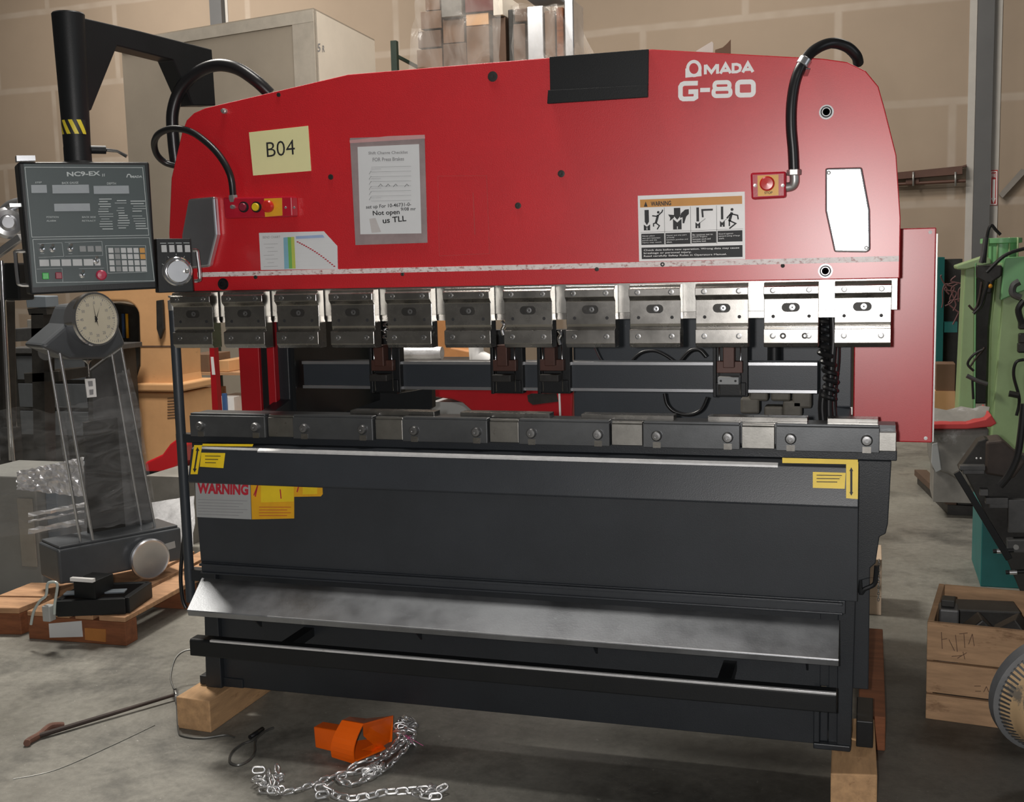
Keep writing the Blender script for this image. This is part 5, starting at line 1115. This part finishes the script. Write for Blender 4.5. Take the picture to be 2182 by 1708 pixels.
# loose torn sheet on top of the press back cover
tsx = at(1520, 105, .3)
ts = thing('torn_sheet', (tsx.x, .3, 2.081), 'torn white cardboard flaps sticking up behind the press top', 'cardboard')
obj('flap', MB().prism([at(*q, .30) for q in ((1478, 120), (1484, 108), (1517, 88), (1520, 92), (1519, 125))]+[], (0, .004, 0)), M['yellowcard'] if False else mat('cream_card', (.74, .68, .60), .6), ts)
obj('flap', MB().prism([at(*q, .33) for q in ((1522, 125), (1524, 106), (1540, 101), (1550, 92), (1557, 84), (1557, 125))], (0, .004, 0)), M['card'], ts)
obj('flap_base', MB().box(at(1478, 120, .3).x, at(1557, 120, .3).x, .29, .36, 2.081, 2.10), M['card'], ts)

# ================================================================ SEEN THROUGH THE PRESS
Yg = 2.2
rm = thing('red_machine', (at(1080, 880, Yg).x, Yg+.3, 0), 'red machine housing with a slot seen through the press opening', 'machine')
RS = SY(Yg)
obj('housing', MB().prism([RS.at(*q) for q in ((918, 815), (1060, 815), (1222, 815), (1218, 905), (1050, 900), (1010, 880), (985, 858), (960, 850), (925, 846))], (0, .4, 0)), M['reddk'], rm, bevel=.01)
obj('lower_body', MB().box(RS.at(918, 900).x, RS.at(1218, 900).x, Yg+.02, Yg+.4, .0, RS.at(1000, 850).z-.02), M['greyl'], rm)
obj('slot', MB().prism([RS.at(*q, .001) for q in ((1124, 842), (1132, 838), (1186, 838), (1190, 855), (1136, 862), (1126, 855))], (0, -.004, 0)), M['grime'], rm)
obj('edge_trim', MB().prism([RS.at(*q, .002) for q in ((1190, 830), (1194, 830), (1197, 905), (1193, 905))], (0, -.006, 0)), M['white'], rm)
Yw = 3.6
wr = thing('wrapped_roll', (at(895, 755, Yw).x, Yw+.2, 0), 'white film wrapped bundle seen above the backgauge beam', 'wrapped bundle')
a, b = at(850, 752, Yw), at(942, 752, Yw)
obj('roll', MB().tube([a, a.lerp(b, .15), a.lerp(b, .3), a.lerp(b, .8), b], [.04, .052, .048, .05, .042], 16), M['silverwrap'], wr)
obj('roll_end', MB().tube([at(1014, 735, Yw), at(1016, 760, Yw), at(1045, 772, Yw)], [.05, .06, .05], 12), M['white'], wr)
obj('roll_stand', MB().box(a.x, at(1040, 760, Yw).x, Yw-.02, Yw+.3, 0, a.z-.05), M['grime'], wr)
oc2 = thing('orange_cover', (at(960, 720, 4.2).x, 4.2, 0), 'tan orange machine body seen between two punch holders', 'machine')
obj('body', MB().prism([at(*q, 4.2) for q in ((924, 640), (958, 640), (962, 740), (1000, 748), (1004, 772), (920, 772))], (0, .3, 0)), mat('tan_orange_enamel', (.60, .27, .10), .5), oc2, bevel=.01)
obj('pedestal', MB().box(at(920, 770, 4.2).x, at(1004, 770, 4.2).x, 4.2, 4.5, 0, at(960, 770, 4.2).z), M['peach'], oc2)

# ================================================================ RIGHT SIDE
# fire extinguisher sign and pipe on the wall
def wallP(x, y, off): return WALL.at(x, y, off)
fs = tag(obj('extinguisher_sign', MB().prism([wallP(*q, .001) for q in ((2109, 363), (2126, 362), (2125, 437), (2108, 438))], WN*.02), M['sign'], loc=wallP(2117, 400, 0)), 'narrow red extinguisher sign with white arrow on the column', 'sign')
WS = WALL.moved(.022); m = MB()
stroke(m, [(2111.5, 366), (2124, 365.5), (2123, 435), (2110.5, 435.5)], .010, WS, .0, .002, True)
stroke(m, [(2118, 382), (2117, 425)], .028, WS, .0, .002); flat(m, [(2112.5, 422), (2121.5, 422), (2117, 434)], WS, .0, .002)
text(m, 'FIRE', (2113.5, 378), (2122, 377.5), (2113.5, 370), WS, .001, .02); obj('sign_print', m, M['white'], fs)
pw = thing('wall_pipe', tuple(wallP(1985, 385, .1)), 'brown beam and thin pipe fixed on the back wall right of the press', 'pipe')
obj('beam', MB().prism([wallP(*q, .02) for q in ((1880, 372), (2050, 355), (2060, 352), (2060, 356), (2051, 358), (2051, 372), (1880, 386))], WN*.15), M['pipe'], pw)
obj('pipe', MB().cyl(wallP(1880, 394, .12), wallP(2058, 385, .12), .020, seg=12), M['pipe'], pw)
obj('pipe_bracket', MB().prism([wallP(*q, .02) for q in ((1931, 381), (1959, 379), (1959, 391), (1931, 393))], WN*.12), M['pipe'], pw)
for x in (1946, 2036): obj('pipe_hanger', MB().cyl(wallP(x, 366, .18), wallP(x, 396, .18), .012, seg=8), M['zinc'], pw)
wr2 = tag(obj('wall_strut', MB().prism([wallP(*q, .02) for q in ((2128, 414), (2176, 360), (2182, 362), (2182, 372), (2136, 422))], WN*.06), mat('dusty_strut', (.24, .22, .20), .6), loc=wallP(2150, 400, 0)), 'grey slanting strut on the wall at the right edge', 'strut')
# pale green machine
Ym = 4.6
gm = thing('green_machine', (at(2110, 960, Ym).x, Ym+.3, 0), 'tall pale green machine with two columns and a green cylinder on top', 'machine')
G = SY(Ym)
def colm(px, d, mt, name='column', off=0): return obj(name, MB().prism([G.at(*q, off) for q in px], (0, d, 0)), M[mt], gm, bevel=.008)
colm([(2056, 566), (2078, 560), (2074, 985), (2036, 985)], .30, 'mgreen'); 
colm([(2140, 590), (2182, 560), (2230, 560), (2230, 1030), (2104, 1030)], .35, 'mgreen', 'column', .12)
colm([(2128, 560), (2146, 560), (2132, 1000), (2104, 1000), (2112, 700)], .25, 'mgreen', 'column', .05)
for px in ([(2078, 560), (2081, 560), (2078, 985), (2074, 985)], [(2145, 600), (2150, 598), (2140, 1030), (2134, 1030)]): colm(px, .02, 'mgreen2', 'column_rib', .10)
colm([(2038, 566), (2100, 545), (2112, 552), (2112, 562), (2060, 574), (2040, 574)], .3, 'mgreen', 'cross_plate', .03)
colm([(2078, 575), (2130, 575), (2125, 760), (2104, 860), (2076, 860)], .05, 'grime', 'inner_gap', -.20)
c = G.at(2137, 530); cr = .105
obj('cylinder', MB().lathe(V((c.x, Ym+.12, G.at(2137, 562).z)), (0, 0, 1), [(cr, 0), (cr, .13), (cr*1.22, .135), (cr*1.22, .165), (cr*.9, .168), (0, .168)], 28), M['mgreen2'], gm)
for dx in (-.09, -.03, .04, .09): obj('tie_rod', MB().cyl((c.x+dx, Ym+.02, G.at(2137, 562).z), (c.x+dx, Ym+.02, G.at(2137, 506).z), .006, seg=8), M['mgreen'], gm)
colm([(2140, 548), (2230, 545), (2230, 600), (2132, 640)], .3, 'mgreen2', 'side_hood', .14)
obj('valve_block', MB().prism([G.at(*q, .14) for q in ((2080, 565), (2136, 565), (2134, 588), (2116, 600), (2112, 625), (2100, 625), (2096, 600), (2080, 592))], (0, .1, 0)), M['grime'], gm, bevel=.01)
obj('amber_lamp', MB().ball(G.at(2110, 609, .16), .014), mat('amber_lamp_lens', (.7, .3, .02), .3), gm)
def ghose(px, r, mt='rubber', off=.16): obj('hose', MB().tube(smooth_path([G.at(x, y, off) for x, y in px], 6), r, 8), M[mt], gm)
ghose([(2098, 560), (2104, 500), (2112, 480), (2122, 490), (2132, 500)], .010); ghose([(2102, 580), (2140, 545), (2182, 530), (2220, 528)], .012)
ghose([(2106, 600), (2098, 625), (2090, 650), (2074, 668)], .011); ghose([(2094, 745), (2074, 756), (2062, 775), (2075, 790)], .008); ghose([(2098, 740), (2080, 762), (2068, 780)], .006, 'rust')
ghose([(2172, 600), (2160, 608), (2158, 625), (2175, 634)], .022, 'iron', .2); ghose([(2182, 766), (2165, 772), (2160, 800), (2172, 850), (2166, 885)], .010)
ghose([(2182, 640), (2170, 660), (2178, 690)], .02, 'rubber', .2); ghose([(2060, 800), (2085, 812), (2104, 818)], .014, 'iron'); ghose([(2100, 505), (2095, 540), (2090, 560)], .014, 'iron'); ghose([(2064, 650), (2076, 660), (2085, 640), (2092, 600)], .007, 'rust')
ghose([(2072, 810), (2074, 850)], .008); ghose([(2150, 838), (2170, 842)], .02, 'grime', .2)
m = MB()
for x, y in ((2178, 690), (2178, 720), (2176, 740)): p = G.at(x, y, .19); m.box(p.x-.02, p.x+.12, p.y-.01, p.y+.05, p.z-.035, p.z+.03)
obj('spring_stack', m, M['grime'], gm, bevel=.01)
# teal machine behind, with loose wiring
tm = thing('teal_machine', (at(2010, 700, 5.4).x, 5.6, 0), 'teal machine cabinet with a tangle of wires behind the green machine', 'machine')
T = SY(5.4)
obj('frame_edge', MB().box(T.at(1996, 700).x, T.at(2010, 700).x, 5.4, 5.8, 0, T.at(2000, 548).z), M['teal'], tm)
obj('cabinet', MB().box(T.at(2008, 700).x, T.at(2050, 700).x, 5.5, 5.8, 0, T.at(2030, 552).z), M['grime'], tm)
obj('teal_bracket', MB().box(T.at(2012, 700).x, T.at(2040, 700).x, 5.4, 5.5, T.at(2020, 708).z, T.at(2020, 686).z), M['teal'], tm)
random.seed(9); m = MB()
for k in range(7):
    x = random.uniform(2012, 2044); y = random.uniform(585, 640); m.tube(smooth_path([T.at(x+random.uniform(-14, 14), y+i*12+random.uniform(-8, 8), .03) for i in range(5)], 5), .006, 6)
obj('wiring', m, mat('dusty_red_wire', (.16, .07, .07), .6), tm)
carton('carton', ((1995, 775), (2035, 830)), 5.16, .2, 'card', 'brown carton leaning behind the red side panel', z0=at(2000, 832, 5.2).z)
sh2 = thing('stacked_cartons', (at(2015, 900, 5.15).x, 5.3, 0), 'orange brown carton below the carton behind the red panel', 'carton')
obj('carton_body', MB().box(at(1990, 900, 5.15).x, at(2034, 900, 5.15).x, 5.15, 5.38, 0, at(2000, 833, 5.15).z), M['peach'], sh2)
# grey bin with red tray of film
Yn = 3.75
gb = thing('plastic_bin', (at(2045, 1000, Yn).x, Yn+.25, .11), 'dirty grey bin on a dark skid right of the press', 'bin')
Bn = SY(Yn)
obj('bin_shell', MB().prism([Bn.at(*q) for q in ((1978, 915), (2108, 912), (2100, 1000), (2070, 1040), (2020, 1010), (1985, 1000))], (0, .45, 0)), M['greybin'], gb, bevel=.02, seg=3)
obj('bin_base', MB().box(Bn.at(1990, 1000).x, Bn.at(2100, 1000).x, Yn+.02, Yn+.43, .10, Bn.at(2040, 1000).z), M['greybin'], gb)
obj('clear_flap', MB().prism([Bn.at(*q, .01) for q in ((1986, 945), (1998, 942), (2006, 1000), (1994, 1006), (1984, 985))], (0, -.01, 0)), M['greyl'], gb, bevel=.004)
rtr = thing('red_tray', tuple(Bn.at(2050, 905)), 'red tray with clear film bags on the grey bin', 'tray')
obj('tray_body', MB().prism([Bn.at(*q, .05) for q in ((1975, 903), (2060, 902), (2100, 893), (2112, 883), (2124, 902), (2112, 909), (2060, 914), (1975, 914))], (0, .5, 0)), M['sign'], rtr, bevel=.006)
rows = []
random.seed(4)
for j in range(5): rows.append([Bn.at(1975+i*19+random.uniform(-4, 4), 866+j*10+random.uniform(-4, 4)+(6-i)*1.2, .02-.05*(4-j)+random.uniform(-.02, .02)) for i in range(8)])
obj('film_bag', MB().grid(rows), M['greybin'], rtr)
sk_ = thing('skid', (at(2030, 1080, Yn).x, Yn, 0), 'dark wooden skid under the grey bin', 'pallet')
s0, s1, s2 = fl_at(1948, 1030), fl_at(2015, 1095), fl_at(2110, 1100)
obj('skid_board', MB().prism([V((s0.x, s0.y, .06)), V((s1.x, s1.y, .06)), V((s1.x+.06, s1.y+.0, .06)), V((s0.x+.08, s0.y, .06))], (0, 0, .04)), mat('dark_skid_board', (.10, .06, .04), .7), sk_)
obj('skid_deck', MB().prism([V((s0.x+.02, s0.y, 0)), V((s1.x+.01, s1.y, 0)), V((s2.x, s2.y, 0)), V((s2.x+.1, s0.y, 0))], (0, 0, .058)), M['grime'], sk_)
obj('skid_block', MB().box(s1.x+.07, s2.x, s1.y+.02, s1.y+.4, .059, .099), M['grime'], sk_)
# teal cabinet with a dark slide and levers
Yt = 2.3
tk = thing('slide_machine', (at(2150, 1250, Yt).x, Yt+.2, 0), 'teal based machine with black iron slide and levers at right', 'machine')
TS = SY(Yt)
obj('teal_base', MB().box(TS.at(2090, 1200).x, TS.at(2260, 1200).x, Yt, Yt+.5, 0, TS.at(2090, 1090).z), M['teal'], tk, bevel=.004)
obj('slide_bed', MB().prism([TS.at(*q, .06) for q in ((2042, 1000), (2056, 1010), (2128, 1150), (2175, 1262), (2215, 1250), (2215, 985), (2100, 935), (2085, 940))], (0, .12, 0)), M['grime'], tk, bevel=.006)
obj('slide_rail', MB().bar(TS.at(2038, 1005, .2), TS.at(2150, 1190, .2), .025, .03), M['black'], tk, bevel=.003)
for px in ([(2044, 988), (2098, 988), (2098, 998), (2044, 998)], [(2050, 997), (2096, 997), (2096, 1006), (2050, 1006)], [(2098, 1056), (2146, 1056), (2146, 1070), (2098, 1070)], [(2106, 1067), (2146, 1067), (2146, 1078), (2106, 1078)], [(2146, 1060), (2215, 1060), (2215, 1130), (2146, 1130)], [(2086, 1038), (2104, 1038), (2104, 1052), (2086, 1052)]):
    obj('slide_clamp', MB().prism([TS.at(*q, .09) for q in px], (0, -.05, 0)), M['iron'], tk, bevel=.003)
obj('tool_block', MB().prism([TS.at(*q, .16) for q in ((2146, 1150), (2215, 1148), (2215, 1178), (2148, 1178))], (0, .06, 0)), M['iron'], tk, bevel=.006)
obj('screw', MB().lathe(TS.at(2165, 1165, .16), (0, -1, 0), [(.012, -.001), (.012, .006), (0, .006)], 14), M['zinc'], tk)
for x0, y0, x1, y1 in ((2116, 1174, 2160, 1172), (2143, 1219, 2200, 1216)):
    l = obj('lever', MB().cyl(TS.at(x0, y0, .17), TS.at(x1, y1, .17), .010, seg=12), M['black'], tk); obj('lever_collar', MB().cyl(TS.at(x0+8, y0, .17), TS.at(x0+24, y0-.5, .17), .0115, seg=12), M['alu'], l)
obj('motor_hood', MB().prism([TS.at(*q, .10) for q in ((2102, 942), (2135, 938), (2160, 960), (2185, 985), (2160, 1020), (2100, 1010))], (0, .2, 0)), mat('rusty_hood', (.055, .04, .033), .6, .1, .3, 10), tk, bevel=.01)
obj('hose', MB().tube(smooth_path([TS.at(*q, .22) for q in ((2182, 860), (2176, 920), (2168, 970), (2150, 1010), (2130, 1035))], 6), .016, 10), M['rubber'], tk)
for x in (2081, 2090): obj('indicator', MB().ball(TS.at(x, 976, .13), .0045), M['white'], tk)
# crate with scrap blocks
K0 = fl_at(1972, 1530); K1 = fl_at(2135, 1552)
kx = V((K1.x-K0.x, K1.y-K0.y, 0)).normalized(); ky = V((-kx.y, kx.x, 0)); kl = .36; kd = .50; zT = .345
KP = lambda u, v, z: V((K0.x, K0.y, 0))+kx*u+ky*v+V((0, 0, z))
wc_ = thing('wooden_crate', tuple(KP(kl/2, kd/2, 0)), 'weathered open wooden crate of scrap blocks right of the press', 'crate')
for z0, z1 in ((.0, .088), (.097, .205), (.212, zT)): obj('front_board', MB().prism([KP(0, 0, z0), KP(kl, 0, z0), KP(kl, 0, z1), KP(0, 0, z1)], ky*.02), M['cratewood'], wc_, bevel=.002)
for z0, z1 in ((.0, .16), (.17, zT)):
    obj('side_board', MB().prism([KP(0, .021, z0), KP(0, kd, z0), KP(0, kd, z1), KP(0, .021, z1)], kx*.02), M['cratewood'], wc_, bevel=.002)
    obj('side_board', MB().prism([KP(kl-.02, .021, z0), KP(kl-.02, kd, z0), KP(kl-.02, kd, z1), KP(kl-.02, .021, z1)], kx*.02), M['cratewood'], wc_, bevel=.002)
    obj('back_board', MB().prism([KP(.021, kd-.02, z0), KP(kl-.021, kd-.02, z0), KP(kl-.021, kd-.02, z1), KP(.021, kd-.02, z1)], ky*.02), M['cratewood'], wc_, bevel=.002)
obj('crate_floor', MB().prism([KP(.021, .021, .12), KP(kl-.021, .021, .12), KP(kl-.021, kd-.021, .12), KP(.021, kd-.021, .12)], (0, 0, .02)), M['cratewood'], wc_)
KS = Surf(KP(0, 0, 0), -ky); m = MB()
random.seed(21)
for (x0, y0, x1, y1) in ((2006, 1346, 2008, 1382), (2006, 1362, 2018, 1360), (2022, 1362, 2034, 1386), (2036, 1352, 2040, 1388), (2044, 1350, 2062, 1348), (2054, 1350, 2056, 1380), (2064, 1372, 2072, 1350), (2072, 1350, 2076, 1376), (2040, 1402, 2060, 1390), (2052, 1388, 2056, 1404), (2028, 1398, 2050, 1396), (2076, 1461, 2090, 1461), (2078, 1472, 2090, 1472), (2096, 1474, 2102, 1462), (2102, 1462, 2107, 1474)):
    stroke(m, [(x0, y0), (x1, y1)], .0022, KS, .0006, .0003)
obj('scribbled_marks', m, mat('faded_marker', (.13, .07, .045), .8), wc_)
def scrap(c, s, ry, mt, label, tilt=0):
    c = V(c); a = kx*math.cos(ry)+ky*math.sin(ry); b = ky*math.cos(ry)-kx*math.sin(ry); z = V((0, 0, 1))
    a, z = a*math.cos(tilt)+z*math.sin(tilt), z*math.cos(tilt)-a*math.sin(tilt)
    return tag(obj('scrap_block', MB().obox(c, a*s[0], b*s[1], z*s[2]), M[mt], loc=c, bevel=.006), label, 'metal block', 'blocks in the wooden crate')
q = scrap(KP(.062, .085, .262), (.032, .045, .12), .1, 'iron', 'upright grey iron block at the left corner of the wooden crate')
obj('block_neck', MB().obox(KP(.06, .10, .395), kx*.022, ky*.03, V((0, 0, .012))), M['grime'], q, bevel=.003)
scrap(KP(.165, .13, .275), (.048, .05, .055), .2, 'grime', 'dark tilted block in the middle of the wooden crate', .75)
scrap(KP(.272, .13, .285), (.050, .05, .055), -.1, 'grime', 'dark peaked block at the right of the wooden crate', .62)
scrap(KP(.17, .36, .23), (.11, .07, .088), .2, 'grime', 'black block lying at the back of the wooden crate')
# pale drum with ribbed rim at the right edge
dax = V((.34, -.92, -.20)).normalized()
dc_ = at(2250, 1478, .12); Rd = .195
dr = thing('drum_roller', (dc_.x, dc_.y, 0), 'pale peeling drum with a grey ribbed rim at the right edge', 'drum')
obj('rim', MB().lathe(dc_, dax, [(Rd*.96, -.03), (Rd*1.0, -.02), (Rd*1.0, .012), (Rd*.95, .016), (Rd*.86, .018)], 48), M['greyl'] if False else M['ribgrey'], dr)
m = MB()
x_ = dax.cross(V((0, 0, 1))).normalized(); y_ = dax.cross(x_)
for k in range(72):
    a = k*math.pi/36; rr_ = x_*math.cos(a)+y_*math.sin(a); tt = (-x_*math.sin(a)+y_*math.cos(a))*.0032
    p0 = dc_+rr_*Rd*.93+dax*.017; p1 = dc_+rr_*Rd*.78+dax*.055
    m.obox((p0+p1)/2, (p1-p0)/2, tt, rr_.cross(tt).normalized()*.002)
obj('rib', m, M['iron'], dr)
obj('drum_body', MB().lathe(dc_, dax, [(Rd*.92, .012), (Rd*.86, .035), (Rd*.78, .06), (Rd*.76, .40), (Rd*.70, .46), (0, .46)], 48), M['paledrum'], dr)
obj('drum_foot', MB().box(dc_.x+.10, dc_.x+.26, dc_.y-.34, dc_.y-.10, 0, .012), M['iron'], dr)
